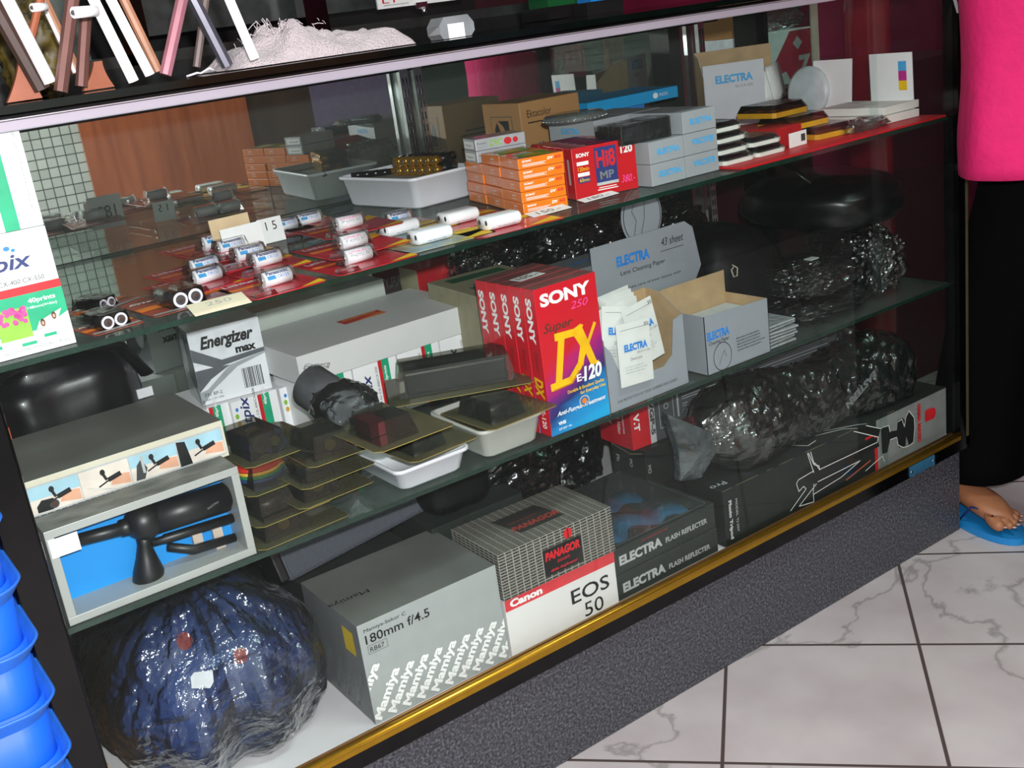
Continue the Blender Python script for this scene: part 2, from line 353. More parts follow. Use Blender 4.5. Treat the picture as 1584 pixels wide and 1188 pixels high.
# glass
cp(MB().box((-.215,-.0105,.2), (XR,-.0085,.985), GLASS_F), 'sliding_pane')
cp(MB().box((XL,-.0065,.2), (-.19,-.0045,.985), GLASS_F), 'sliding_pane')
GE = clear('end_glass','dfe9e4',.93,.02,.12)
cp(MB().box((XR+.004,.012,.2), (XR+.008,.40,.985), GE), 'end_pane')
def mirror():
    m = bpy.data.materials.new('dusty_back_mirror'); m.use_nodes = True; nt = m.node_tree; N = nt.nodes.new; L = nt.links.new; b = nt.nodes['Principled BSDF']
    b.inputs['Base Color'].default_value = (.70, .74, .70, 1); b.inputs['Metallic'].default_value = 1; b.inputs['Roughness'].default_value = .012
    d = N('ShaderNodeBsdfDiffuse'); mx = N('ShaderNodeMixShader'); n = N('ShaderNodeTexNoise'); n.inputs['Scale'].default_value = 6; mr = N('ShaderNodeMapRange')
    d.inputs[0].default_value = lin('8a918c'); mr.inputs[3].default_value = .08; mr.inputs[4].default_value = .15
    L(n.outputs[0], mr.inputs[0]); L(mr.outputs[0], mx.inputs[0]); L(b.outputs[0], mx.inputs[1]); L(d.outputs[0], mx.inputs[2]); L(mx.outputs[0], nt.nodes['Material Output'].inputs[0]); return m
cp(MB().box((XL,.55,.2), (XR-.012,.556,.985), BLK, faces={'front': mirror()}), 'back_mirror')
# shelves: clear slabs with dark green edges
def shelf(z, name, d0=.0):
    return cp(MB().box((XL+.001,d0,z-.006), (XR-.001,.545,z), GLASS, faces={'front':EDGE,'left':EDGE,'right':EDGE,'back':EDGE}), name)
shelf(S1, 'glass_shelf'); shelf(S2, 'glass_shelf')
# top slab, its dark edge band and the white strip lamp housing below it
cp(MB().box((XL-.04,-.02,.9995), (XR+.03,.57,1.007), clear('top_glass','7d9188',.5,.03,1.3), faces={'front':mat('green_glass_rim','050a08',.1,vary=.3,spec=.5)}), 'top_glass')
cp(MB().box((XL-.04,-.018,.9950), (XR+.03,.0,.999), BLK), 'top_rail', bevel=.0015)
cp(MB().box((XL-.02,-.0125,.9938), (XR,-.009,.9948), mat('pale_metal_lip','b8b0b8',.4,.4)), 'lip_strip')
cp(MB().box((XL,.006,.9830), (-.13,.05,.9935), mat('white_enamel_housing','a39ca8',.5,vary=.05,scale=5)), 'lamp_housing', bevel=.001)
cp(MB().box((XL-.04,.53,.962), (XR+.02,.57,.999), BLK), 'back_rail')
# slotted chrome standards in front of the mirror
def standard(x, y=.532, z0=.2, z1=.975, parent=cab, off=(-XL,0,0)):
    b = MB(); dk = K['black']
    b.box((x-.008,y-.004,z0), (x+.008,y+.006,z1), CHROME)
    z = z0 + .02
    while z < z1 - .02:
        b.box((x-.0045,y-.0046,z), (x-.0020,y-.0039,z+.012), dk); b.box((x+.0020,y-.0046,z), (x+.0045,y-.0039,z+.012), dk); z += .02
    return b.build('shelf_standard', parent, loc=off)
for x in (-.715, -.688, -.03): standard(x)
# small metal plate on the black base board
pl = MB().box((-.150,-.0205,.1750), (-.080,-.018,.1940), mat('blue_steel_plate','3f7fa6',.35,.4,vary=.3,scale=30)); pl.tube([(-.146,-.0212,.184),(-.146,-.0190,.184)], .0022, 10, CHROME); pl.tube([(-.084,-.0212,.184),(-.084,-.0190,.184)], .0022, 10, CHROME)
tag(pl.build('hinge_plate'), 'small blue steel plate on the black board below the right end of the gold rail', 'metal plate')
# red sheet lying on the upper shelf at the right
tag(MB().box((-.487,.002,S1+.0005), (-.004,.36,S1+.0035), mat('red_card_sheet','c4141c',.5,vary=.06)).build('shelf_liner'), 'bright red card sheet lining the right end of the upper glass shelf', 'shelf liner')

# ---------------------------------------------------------------- behind the cabinet
DK = mat('dark_cabinet_laminate','121314',.45,vary=.3)
bc = thing('back_counter','tall dark back counter with black frames behind the display cabinet','counter',(-.6,1.0,0))
def bp_(mb, n): return mb.build(n, bc, loc=(.6,-1.0,0))
bp_(MB().box((-2.2,1.0,0), (.05,1.45,1.03), DK), 'body')
b = MB(); 
for x in (-1.7,-.99,-.62,.0): b.box((x-.025,1.0,1.03), (x+.025,1.04,2.1), BLK)
b.box((-2.2,1.0,1.03), (.05,1.03,1.05), mat('grey_metal_track','4a4d4c',.35,.7)); bp_(b, 'frame')
bp_(MB().box((-2.2,1.43,1.03), (.05,1.45,2.1), mat('black_back_panel','0a0808',.6)), 'back_panel')
bp_(MB().box((-1.35,1.1,1.03), (-1.05,1.15,1.5), mat('grey_green_board','5c6560',.5,vary=.2)), 'grey_board')
bp_(MB().box((-.95,1.08,1.08), (-.4,1.1,1.6), mat('dim_grey_glass','3a3f3e',.3,vary=.3)), 'glass_door')
nx0, nz0 = gy(585,14,.985).x, gy(600,13,.985).z
nt_ = MB().box((nx0,.985,nz0), (nx0+.21,.99,nz0+.28), PAPER).build('paper_notice'); tag(nt_, 'white paper notice with red figures hanging on the black frame behind the counter', 'notice')
art([('t','L1',nx0+.012,nz0+.010,.03,.012,K['red']), ('r',nx0+.014,nz0+.005,.06,.002,K['lgrey'])], (V((0,.985,0)),V((1,0,0)),V((0,0,1)),V((0,-1,0))), nt_)
lq = gy(653,10,.975)
lt = MB().box((lq.x-.014,.975,lq.z-.004), (lq.x+.014,.985,lq.z+.009), CHROME).tube([(lq.x,.972,lq.z-.002),(lq.x,.968,lq.z-.016)], .005, 10, CHROME).build('door_latch'); tag(lt, 'small chrome latch under the white paper notice', 'latch')
ga, gb2 = gy(848,11,.9), gy(905,5,.9)
tag(MB().box((ga.x,.9,ga.z),(gb2.x,.97,ga.z+.07), mat('dark_green_box','0c5a2c',.5)).box((ga.x-.01,.89,1.0072),(gb2.x+.02,.99,ga.z),DK).build('green_box'), 'dark green box behind the cabinet top, right of the paper notice', 'box')
ba = gy(914,3,.56)
tag(MB().box((ba.x,.56,ba.z),(ba.x+.07,.6,ba.z+.02), mat('bright_blue_plastic','1c7ac8',.4)).box((ba.x-.01,.562,1.0072),(ba.x+.08,.6,ba.z),DK).build('blue_case'), 'bright blue case at the back of the glass top', 'case')
# left: grey wall piece and dark bag shapes behind the stands
gb = blobmesh((-1.62,.8,1.10), (.2,.12,.16), .8, 5, .12, m=mat('black_cloth','0b0b0c',.9), floor=1.031).build('black_bag'); tag(gb, 'black cloth bag slumped behind the wooden stands at far left', 'bag')
bl = MB().box((-1.75,1.0,1.0),(-1.45,.9,1.031),DK).box((-1.95,.72,0),(-1.3,.995,1.031),DK).build('side_cupboard'); tag(bl, 'dark low cupboard behind the cabinet at the left, under the black cloth bag', 'cupboard')
# ================================================================ UPPER SHELF
e_ = .0006
Zs = S1 + e_
k = K
# --- the two white photo-paper boxes at the left end
def flower(x, y, w, h):
    rr = random.Random(2); out = [('r',x,y,w,h,k['lime'])]
    for i in range(34): out.append(('o', x+rr.uniform(.05,.95)*w, y+h*rr.uniform(.45,1), .0024,.0022, rr.choice([k['pink'],k['magenta'],k['pink']])))
    return out
PB = mat('glossy_white_carton','f6f4f6',.35,vary=.02)
pw = .086
b1 = carton('photo_paper_box','white photo paper box with flower picture, lower of the two at the left end','box',V((-1.4308-pw,.018,Zs)),pw,.06,.119,m=PB,group=None)
face_art(b1,'front',[('t','intpix',.002,.079,.064,.019,k['navy'],{'shear':.25,'bold':.02}),
 ('o',.004,.1,.0016,.0026,k['magenta']),('o',.013,.1045,.003,.0022,k['red']),('o',.023,.107,.0038,.0026,k['gold']),('o',.035,.1075,.0042,.003,k['lime']),('o',.046,.1045,.003,.0022,k['blue']),('o',.0515,.102,.002,.0016,k['blue']),
 ('t','PAPER for CX-400/CX-550',.001,.0695,.072,.0045,k['black']),
 ('r',0,.0585,pw,.008,k['red']),('r',0,.021,pw,.0375,k['green']),('p',[(.044,.0),(pw,.0),(pw,.0335),(.056,.021)],PB),
 ('t','40prints',.052,.0475,.026,.006,k['white'],{'bold':.02}),('t','100×148mm(4×6in)',.040,.0425,.038,.0035,k['white']),
 ('p',[(0,.0),(.0,.0215),(pw,.0215),(pw,0)],PB),('p',[(0,.022),(.028,.032),(.022,.052),(.014,.053),(0,.044)],k['brown']),('p',[(0,.03),(.022,.038),(.02,.048),(0,.04)],k['grey'])]
 +[(a[0],)+tuple(a[1:]) for a in flower(.019,.017,.030,.030)]+
 [('p',[(.052,.021),(.075,.029),(.080,.038),(.057,.030)],mat('pale_pink_ink','f3c9cf',.5)),('o',.060,.028,.0022,.0038,k['brown']),('o',.0715,.0325,.0022,.0038,k['brown']),('o',.060,.0275,.0012,.0020,k['tan']),('o',.0715,.032,.0012,.0020,k['tan']),
 ('r',.058,.0135,.012,.0032,k['green']),('r',.036,.0095,.014,.0032,k['green']),('r',.004,.012,.014,.0032,k['green']),
 ('t','SD40   100mm×7.09m(3.9×23.3ft)/1 ROLL',.003,.0035,.078,.0042,k['grey'])])
b2 = carton('photo_paper_box','white photo paper box with sideways green panel, stacked on the other paper box','box',V((-1.4308-pw,.02,Zs+.1196)),pw,.058,.102,m=PB)
face_art(b2,'front',[('r',0,.0,.064,.10,k['green']),('p',[(0,0),(.050,0),(.050,.052),(.046,.056),(0,.056)],PB),('r',0,0,.014,.02,k['yellow']),('t','100×148mm(4×6in)',.045,.058,.036,.0045,k['white'],{'rot':90}),
 ('t','SD40  100mm×7.09m(3.9×23.3ft)/1ROLL',.077,.096,.088,.0038,k['grey'],{'rot':-90}),('o',.03,.03,.012,.02,k['lgrey'],.95)])

# --- battery packs ---------------------------------------------------------
REDC = mat('red_blister_card','c22030',.35,vary=.25,scale=25,coat=.4); BLR = clear('blister','ffffff',.97,.06,1.2,bump=.15,bscale=90)
BATW = mat('white_battery_wrap','f2f0f4',.3,vary=.03,coat=.4); CELL = mat('black_cell_wrap','141416',.25,coat=.5)
def bubble(mb, x0,y0,x1,y1,z0,z1, s=.004, m=BLR):
    r = [[(x0,y0,z0),(x1,y0,z0),(x1,y1,z0),(x0,y1,z0)],[(x0+s,y0+s,z1),(x1-s,y0+s,z1),(x1-s,y1-s,z1),(x0+s,y1-s,z1)]]
    mb.loft(r, m, smooth=False); return mb
def small_pack(p, yaw, label, group, w=.092, d=.118, ink='blue', first={}, tilt=(0,0)):
    """red card, clear bubble, one fat lithium battery lying along x"""
    t = thing('battery_pack', label, 'battery pack', p, group=group, rot=(tilt[0],tilt[1],yaw))
    c = MB().prism([(0,.008),(.006,0),(w-.006,0),(w,.008),(w,d),(0,d)],0,.0007,REDC); c.build('card', t)
    if 1:
        art([('r',.006,.006,w-.012,d-.012,REDC),('p',[(w*.62,.001),(w-.004,.001),(w-.002,.02)],k['yellow']),('r',.004,d*.55,w*.5,.012,k['orange']),('t','Lithium',.008,d*.8,.045,.012,k['white'],{'bold':.02}),('p',[(w*.55,d*.5),(w,d*.7),(w,d*.95)],k['yellow'])], frame('top',w,d,.0007), t, 'printed_artwork')
    cx, cy, L_, r = .05, .045, .034, .0085
    bb = MB().tube([(cx-L_/2,cy,r+.001),(cx+L_/2,cy,r+.001)], r, 18, BATW); bb.tube([(cx-L_/2-.0016,cy,r+.001),(cx-L_/2,cy,r+.001)], .0035, 12, CHROME)
    o = bb.build('battery', t)
    fr = (V((cx-L_/2,cy-r*.80-.0028,r+.001+r*.60-.0037)), V((1,0,0)), V((0,.60,.80)), V((0,-.80,.60)))
    if ink == 'blue': it = [('r',.003,-.0012,.010,.0048,k['skyblue']),('t','CR123',.015,-.0006,.014,.0036,k['blue']),('t','Panasonic',.003,.0048,.027,.0044,k['navy'],{'bold':.03})]
    elif ink == 'pink': it = [('t','LITHIUM',.004,.004,.022,.003,k['pink']),('t','PHOTO 3V',.004,-.001,.026,.0038,k['grey'],{'shear':.3})]
    art(it, fr, t, 'lettering', off=.0004)
    m = MB(); bubble(m, cx-.024,cy-.0125,cx+.022,cy+.0125,.0008,.0200); bubble(m, .004,.004,.03,.02,.0008,.006,.002); m.build('blister', t)
    return t
# the fanned pile with blue-printed batteries
pA = [((431,428),0,3,'lowest, nearest the shelf edge'),((413,399),.005,1,'second from the front'),((382,390),.010,-2,'third from the front'),((359,379),.014,2,'fourth from the front, leaning left'),((338,372),.018,5,'rearmost of the pile, in front of the paper tags')]
for i,((px,py),dz,yw,wh) in enumerate(pA):
    q = g(px,py,Zs+dz+.010)
    small_pack(V((q.x-.05,q.y-.045,Zs+dz)), R(yw), 'red carded battery with blue print, '+wh, 'red carded batteries at the left of the upper shelf')
for i,((px,py),dz,yw,wh) in enumerate([((330,424),.002,8,'with its left tip sticking out lowest'),((322,408),.006,6,'with its left tip sticking out above it')]):
    q = g(px,py,Zs+dz+.010)
    small_pack(V((q.x-.05,q.y-.045,Zs+dz)), R(yw), 'red battery card half under the left pile, '+wh, 'red carded batteries at the left of the upper shelf')
pB = [((555,394),0,2,'bottom'),((545,372),.010,0,'middle'),((536,343),.020,-2,'top')]
for i,((px,py),dz,yw,wh) in enumerate(pB):
    q = g(px,py,Zs+dz+.010)
    small_pack(V((q.x-.05,q.y-.045,Zs+dz)), R(yw), 'red carded battery with pink print, %s of the pile of three in the middle' % wh, 'pile of three carded batteries', w=.11, ink='pink')
for (px,py),yw,wh,ink in [((445,344),4,'behind, printed blue, beside the tag reading 1','blue'),((470,336),-6,'rearmost, with rounded clear bubble','blue'),((615,335),0,'behind the two-hole battery, half hidden','blue')]:
    q = g(px,py,Zs+.012); small_pack(V((q.x-.05,q.y-.045,Zs)), R(yw), 'carded battery lying '+wh, 'battery cards in the back row')
# two flat-sided two-hole batteries on a blue and yellow card, two more on a red card
def twin_battery(p, yaw, label, group, card, ink=True):
    t = thing('twin_battery_pack', label, 'battery pack', p, yaw, group)
    w, d = .128, .098
    MB().prism([(0,.01),(.008,0),(w-.004,0),(w,.006),(w,d),(0,d)],0,.0007,card).build('card', t)
    art([('p',[(w*.55,.002),(w-.006,.002),(w-.001,.03)],k['yellow']),('r',.0,d*.6,w,.02,k['yellow']),('t','2CR5',.01,d*.84,.05,.01,k['white'],{'bold':.02})], frame('top',w,d,.0007), t)
    b = MB(); prof = []
    for j in range(20):
        a = 2*pi*j/20; yy = (.0085 if cos(a) >= 0 else -.0085) + .0085*cos(a); prof.append((yy, .0085*sin(a)))
    rings = [[(x, .042+py_*s, .0098+pz*s) for py_, pz in prof] for x, s in ((.03,.93),(.0325,1),(.076,1),(.0785,.95))]
    b.loft(rings, BATW); b.build('battery', t)
    fr = (V((.03,.042,.0098)), V((0,-1,0)), V((0,0,1)), V((-1,0,0)))
    art([('o',-.008,.001,.0028,.0034,k['dgrey']),('o',.008,.001,.0028,.0034,k['dgrey'])], fr, t, 'contact', off=.0004)
    fr = (V((.03,.0264,.0045)), V((1,0,0)), V((0,.25,.97)), V((0,-.97,.25)))
    art(([('r',.012,.0045,.013,.005,k['skyblue'])] if ink else [('r',.012,.006,.03,.0008,k['grey'])]) + microtext(.012,.0022,.03,2,.0022,k['grey'],.0007), fr, t, 'lettering', off=.0006)
    return t
YB = mat('blue_yellow_card','3f86b8',.4,col2='e3c62c',scale=14)
q = g(663,362,Zs+.01); twin_battery(V((q.x-.054,q.y-.042,Zs)), R(-1), 'white two-hole battery on a blue and yellow card at the front shelf edge', 'twin batteries', YB, False)
q = g(618,352,Zs+.01); twin_battery(V((q.x-.054,q.y-.042,Zs+.0012)), R(2), 'white two-hole battery on a card, just behind the blue and yellow card', 'twin batteries', YB, False)
q = g(769,340,Zs+.01); twin_battery(V((q.x-.054,q.y-.042,Zs)), R(-2), 'white battery with blue stripe on a red card in front of the orange tape boxes', 'twin batteries', REDC)
q = g(708,335,Zs+.01); twin_battery(V((q.x-.054,q.y-.042,Zs+.0012)), R(0), 'white battery with blue stripe on red card, left of its twin near the orange boxes', 'twin batteries', REDC)
# double cell cards seen from the end
EC = mat('black_orange_card','3a3634',.4,col2='d0502a',scale=16,stretch=(1,3,1),coat=.3)
def cell_pack(p, yaw, w, d, r, cx, label, n=2, side=None):
    t = thing('cell_pack', label, 'battery pack', p, yaw, 'two-cell battery cards at the left')
    MB().prism([(0,.004),(.004,0),(w-.004,0),(w,.004),(w,d),(0,d)],0,.0007,EC).build('card', t)
    art([('r',.002,.004,w-.004,.008,mat('grey_silver_ink','a9a7a6',.35)),('p',[(.0,d*.35),(w,d*.45),(w,d*.6),(0,d*.55)],k['orange']),('t','Ener',.004,d*.8,w*.4,d*.09,k['white'],{'bold':.03,'shear':.3})], frame('top',w,d,.0007), t)
    for i in range(n):
        b = MB(); x = cx + i*r*2.12
        b.tube([(x,.012,r+.001),(x,.012+.044*r/.0065,r+.001)], r, 18, CELL)
        b.tube([(x,.0112,r+.001),(x,.0125,r+.001)], r*1.0, 20, mat('white_cell_rim','efe6f2',.3)); b.tube([(x,.0108,r+.001),(x,.0125,r+.001)], r*.68, 16, mat('dull_steel','77767a',.3,.8)); b.tube([(x,.0096,r+.001),(x,.0125,r+.001)], r*.34, 12, CHROME)
        b.build('battery', t)
    m = MB(); bubble(m, cx-r*1.3, .008, cx+r*(2.12*(n-1)+1.3), .018+.044*r/.0065, .0008, 2*r+.003, .002); m.build('blister', t)
    return t
cell_pack(g(147,521,Zs)+V((0,0,0)), R(8), .056, .062, .0068, .021, 'two cells end-on on a dark orange card, at the shelf edge beside the paper boxes')
cell_pack(g(152,488,Zs), R(28), .075, .075, .0056, .021, 'two smaller battery cells on a dark card behind the front pair, beside the paper boxes')
cell_pack(g(240,492,Zs), R(4), .100, .105, .0082, .036, 'two fat battery cells end-on on an orange card behind the cream price tag')
def tagc(name, p, w, h, yaw, lean, text, label, col=None, ink='black', ts=(.2,.2,.6,.5), back=False):
    o = MB().box((0,0,0),(w,.0005,h), col or PAPER, faces={'back':PAPER}).build(name, loc=p, rot=(lean,0,yaw)); tag(o, label, 'price tag')
    if text:
        if not back: art([('t',text,w*ts[0],h*ts[1],w*ts[2],h*ts[3],k[ink])], (V((0,0,0)),V((1,0,0)),V((0,0,1)),V((0,-1,0))), o, 'handwriting')
        art([('t',text,w*ts[0],h*ts[1],w*ts[2],h*ts[3],k[ink])], (V((w,.0005,0)),V((-1,0,0)),V((0,0,1)),V((0,1,0))), o, 'handwriting')
    return o
CREAM = mat('cream_paper','e9dcc0',.6,vary=.04)
tagc('price_tag', g(302,489,Zs+.001), .062,.03, R(-3), R(-76), '250', 'cream price slip lying at the shelf edge before the fat orange carded cells', CREAM, 'lgrey', (.3,.5,.45,.3))
q = g(322,362,Zs+.045); tagc('price_tag', V((q.x+.016,q.y+.03,Zs)), .056,.056, R(4), R(-6), '180', 'tall tan paper tag standing behind the left battery pile', mat('tan_card','d8bd96',.6), 'black', (.2,.3,.55,.4), True)
q = g(330,364,Zs+.045); tagc('price_tag', V((q.x+.018,q.y+.018,Zs)), .058,.046, R(6), R(-8), None, 'white paper tag leaning before the tall tan tag behind the battery pile', PAPER, 'black', (.15,.65,.5,.25))
q = g(396,358,Zs+.02); tagc('price_tag', V((q.x+.006,q.y,Zs)), .036,.034, R(2), R(-10), '1 5', 'small white tag with a handwritten 1 beside the back battery cards', PAPER, 'black', (.3,.5,.45,.35))
tagc('price_tag', g(905,313,Zs+.001), .065,.016, R(4), R(-80), '180.-', 'white price slip lying before the red tape boxes', PAPER, 'grey')
tagc('price_tag', g(826,336,Zs+.001), .065,.02, R(2), R(-80), '150.-', 'white price slip lying before the orange tape boxes', PAPER, 'grey')

# --- white tray with cells
def tray(p, w, d, h, yaw, m, label, name='plastic_tray', wall=.0018, taper=.008, group=None):
    mb = MB(); r = .012; NN = 6
    def rr(w_, d_, ox, z, rad):
        pts = []
        for (cx, cy, a0) in ((w_-rad, rad, -90), (w_-rad, d_-rad, 0), (rad, d_-rad, 90), (rad, rad, 180)):
            for j in range(NN+1):
                a = R(a0 + 90*j/NN); pts.append((ox+cx+rad*cos(a), ox+cy+rad*sin(a), z))
        return pts
    t = taper; rings = [rr(w-2*t-.006,d-2*t-.006,t+.003,0,r), rr(w-2*t,d-2*t,t,.003,r), rr(w-2*.002,d-2*.002,.002,h-.005,r), rr(w+.004,d+.004,-.002,h-.0045,r), rr(w+.004,d+.004,-.002,h,r), rr(w-.002,d-.002,.001,h,r), rr(w-2*t-.004,d-2*t-.004,t+.002,.004,r)]
    mb.loft(rings, m); o = mb.build(name, loc=p, rotz=yaw, recalc=True)
    return tag(o, label, 'tray', group)
WT = mat('white_tray_plastic','e6e4ec',.4,vary=.03)
a = g(645,326,Zs); tray(V((a.x-.0,a.y,Zs))+V((0,0,0)), .125, .20, .047, R(6), WT, 'white plastic tray holding gold and black battery cells, behind the battery cards')
GC = mat('gold_cell','b98a35',.25,.8); 
def cell(p, yaw, label, r=.0072, L_=.048):
    t = thing('battery_cell', label, 'battery cell', p, yaw, 'loose cells in the white tray')
    MB().tube([(0,0,0),(0,L_*.32,0)], r, 14, GC).build('gold_end', t); MB().tube([(0,L_*.32,0),(0,L_,0)], r, 14, CELL).build('sleeve', t); MB().tube([(0,-.0012,0),(0,.0,0)], r*.35, 10, CHROME).build('terminal', t)
    return t
c0 = g(612,252,Zs+.060); c1 = g(694,249,Zs+.060); cyw = math.atan2(c1.y-c0.y, c1.x-c0.x)
ct = None
for row in range(2):
    for i in range(7):
        p_ = V((c0.x + i*.0158*cos(cyw), c0.y + i*.0158*sin(cyw), Zs+.0465 + row*.0146))
        if i == 6: continue
        lb = 'gold ended black battery cell in the white tray, %s row of the two' % ('upper','lower')[1-row]
        if ct is None: ct = cell(p_, cyw, lb)
        else: copy(ct, lb, p_, cyw, 'upper row of cells in the tray' if row else 'lower row of cells in the tray')
ct['group'] = 'lower row of cells in the tray'
MB_ = MB().box((.012,.012,0),(.110,.182,.033), mat('tray_infill_card','8d8c86',.7)); o = MB_.build('card_insert', loc=V((a.x,a.y,Zs+.0055)), rotz=R(6)); tag(o, 'grey card insert under the battery cells in the white tray', 'card')
for i in range(4):
    p_ = g(572+i*14, 268-i*1.5, Zs+.044); p_.z = Zs+.0438
    lb = 'small silver cell lying along the left side of the white tray'
    if i == 0: c2 = cell(p_, R(60), lb, .005, .03); c2['group'] = 'small silver cells in the tray'
    else: copy(c2, lb, p_, R(60), 'small silver cells in the tray')

# --- orange miniature video tape boxes: five high, three deep, two silver ones on the rear stack
OR = mat('orange_wrap','ee7a10',.28,vary=.08,scale=20,coat=.6,bump=.05,bscale=60)
tw, td, th = .066, .0685, .0144
def otape(p, yaw, label):
    o = carton('video_tape_box', label, 'video tape', p, tw, td, th, yaw, OR, group='orange tape boxes in the stack', bevel=.0012)
    face_art(o,'front',[('t','SONY',.006,.0088,.014,.0028,k['white'],{'bold':.04}),('r',.006,.0060,.034,.0006,k['white']),('r',.006,.0046,.030,.0006,k['white']),('r',.006,.0032,.033,.0006,k['white']),('t','DV',.042,.0075,.009,.0038,k['white'],{'bold':.04,'shear':.2}),('t','60',.053,.0075,.009,.0042,k['red'],{'bold':.02})])
    face_art(o,'left',[('t','SONY',.038,.008,.012,.0024,k['white'],{'bold':.03}),('t','Premium',.036,.004,.016,.0024,k['white'])])
    face_art(o,'top',[('p',[(.006,.01),(.05,.006),(.058,.05),(.02,.06)],k['lime']),('p',[(.012,.02),(.045,.015),(.04,.045)],k['yellow']),('r',.01,.04,.03,.01,k['white'])])
    return o
oy = R(-13); oo = V((-.8241,.078,Zs)); ux = V((cos(oy),sin(oy),0)); uy = V((-sin(oy),cos(oy),0)); first = None
sil = mat('silver_tape_wrap','b9bcc2',.3,.2,coat=.6)
for j in range(3):
    for i in range(5 if j < 2 else 4):
        dx = random.uniform(-.0012,.0012)
        p_ = oo + uy*(j*(td+.0008)) + ux*dx + V((0,0,i*(th+.0003)))
        lb = 'orange wrapped miniature video tape box, %s stack from the glass, %s layer from the bottom' % (('front','middle','rear')[j], ('lowest','second','third','fourth','top')[i])
        if first is None: first = otape(p_, oy, lb)
        else: copy(first, lb, p_, oy + R(random.uniform(-1,1)))
def stape(p, yaw, label):
    o = carton('video_tape_box', label, 'video tape', p, .078, .05, .0165, yaw, sil, group='silver tape boxes', bevel=.001)
    face_art(o,'front',[('t','DVC',.022,.004,.020,.009,k['lime'],{'shear':.3,'bold':.03}),('o',.050,.008,.006,.005,k['red']),('o',.062,.008,.004,.004,k['red']),('t','Panasonic',.003,.009,.014,.0025,k['dgrey'])])
    face_art(o,'left',[('r',.004,.003,.04,.010,k['white']),('t','Panasonic',.01,.006,.026,.0035,k['black'])])
    return o
s0 = oo + uy*(2*(td+.0008)+.008) - ux*.002
s_ = stape(s0+V((0,0,4*(th+.0003)+.0002)), oy, 'silver tape box with green lettering on the rear orange stack, lower of two')
copy(s_, 'silver tape box with green lettering on the rear orange stack, upper of two', s0+V((0,0,4*(th+.0003)+.0170)))
# --- red video tape boxes
RD = mat('red_carton','c3141f',.32,vary=.05,coat=.4)
hy = R(-12); h0 = V((-.7304,.083,Zs)); hx = V((cos(hy),sin(hy),0)); hu = V((-sin(hy),cos(hy),0)); first = None
for i in range(5):
    p_ = h0 + hu*(i*.0262)
    lb = 'red video tape box with blue panel beside the orange stack, ' + ('nearest the front glass','second from the glass','third from the glass','fourth from the glass','rearmost of five')[i]
    if first is None:
        o = first = carton('video_tape_box', lb, 'video tape', p_, .099,.0256,.0705, hy, RD, group='red tape boxes', bevel=.001)
        face_art(o,'front',[('t','SONY',.006,.057,.021,.0055,k['white'],{'bold':.04}),('r',.034,.018,.034,.048,k['navy']),('t','Hi8',.036,.038,.030,.024,k['red'],{'bold':.03}),('t','MP',.040,.022,.022,.011,k['grey'],{'bold':.02}),('r',.034,.014,.034,.004,k['lgrey']),
          ('t','120',.075,.052,.019,.011,k['white'],{'bold':.04}),('r',.006,.046,.018,.005,k['white']),('t','120min',.007,.038,.017,.006,k['yellow']),('r',.006,.031,.018,.005,k['white']),('r',.006,.022,.018,.008,k['navy']),('t','60min',.008,.0235,.015,.005,k['yellow']),
          ('r',.034,.0075,.032,.0012,k['white']),('r',.036,.0105,.028,.0010,k['white']),('t','380.-',.072,.012,.022,.010,k['pink'],{'shear':.4})])
        face_art(o,'left',[('r',.010,.02,.006,.035,k['lgrey'])])
        face_art(o,'top',[('r',.03,.004,.04,.017,k['navy']),('t','Hi8',.035,.006,.02,.012,k['red'])])
    else: copy(first, lb, p_)
# --- small grey cartons
GCt = mat('grey_carton','9b9ea2',.45,vary=.04,scale=15)
ew, ed, eh = .0662, .11, .0308
first = None; eo = V((-.6247,.044,Zs)); 
def ecart(p, label, flip=False):
    o = carton('small_grey_carton', label, 'carton', p, ew-.0006, ed, eh-.0006, 0, GCt, group='small grey cartons', bevel=.0007)
    if flip: it = [('t','ELECTRA',ew-.008,eh-.009,.044,.0085,k['skyblue'],{'bold':.05,'rot':180})]
    else: it = [('t','ELECTRA',.014,.011,.044,.0085,k['skyblue'],{'bold':.05})]
    face_art(o,'front',it,'lettering'); face_art(o,'left',[('t','ELECTRA',.03,.011,.044,.0085,k['skyblue'],{'bold':.05})],'lettering'); return o
cA = ecart(V((0,0,-5)),'x'); cB = ecart(V((0,0,-5)),'x',True)
lv = ('bottom','middle','top')
used = []
for row in range(2):
    for col in range(2):
        for z in range(3):
            if row == 0 and col == 0 and z == 2: continue
            src = cB if (row == 0 and col == 1 and z < 2) else cA
            lb = 'small grey carton with blue lettering%s, %s layer, %s column of the %s row' % (' upside down' if src is cB else '', lv[z], ('left','right')[col], ('front','rear')[row])
            copy(src, lb, eo + V((col*(ew+.0004), row*(ed+.004), z*eh)))
for s in (cA, cB):
    for c in kids(s): bpy.data.objects.remove(c)
    bpy.data.objects.remove(s)
# black camcorder battery lying on them
bt = thing('camcorder_battery','glossy black camcorder battery in clear wrap lying on the grey cartons','battery', eo+V((-.034,.016,2*eh+.0006)), R(-2))
mb = MB(); prof = [(0,0),(.088,0),(.096,.006),(.099,.02),(.099,.045),(.094,.055),(0,.055)]
mb.prism(prof, 0, .0265, mat('black_battery_shell','101113',.22,coat=.7)); mb.build('shell', bt, bevel=.002)
MB().box((.004,-.0006,.004),(.05,-.0001,.0225), mat('dark_ribbed_panel','2a2a2e',.4)).build('end_label', bt)
MB().prism([(-.001,-.001),(.089,-.001),(.101,.02),(.101,.046),(.095,.057),(-.001,.057)], -.0003, .0275, FILM).build('wrapping_film', bt)
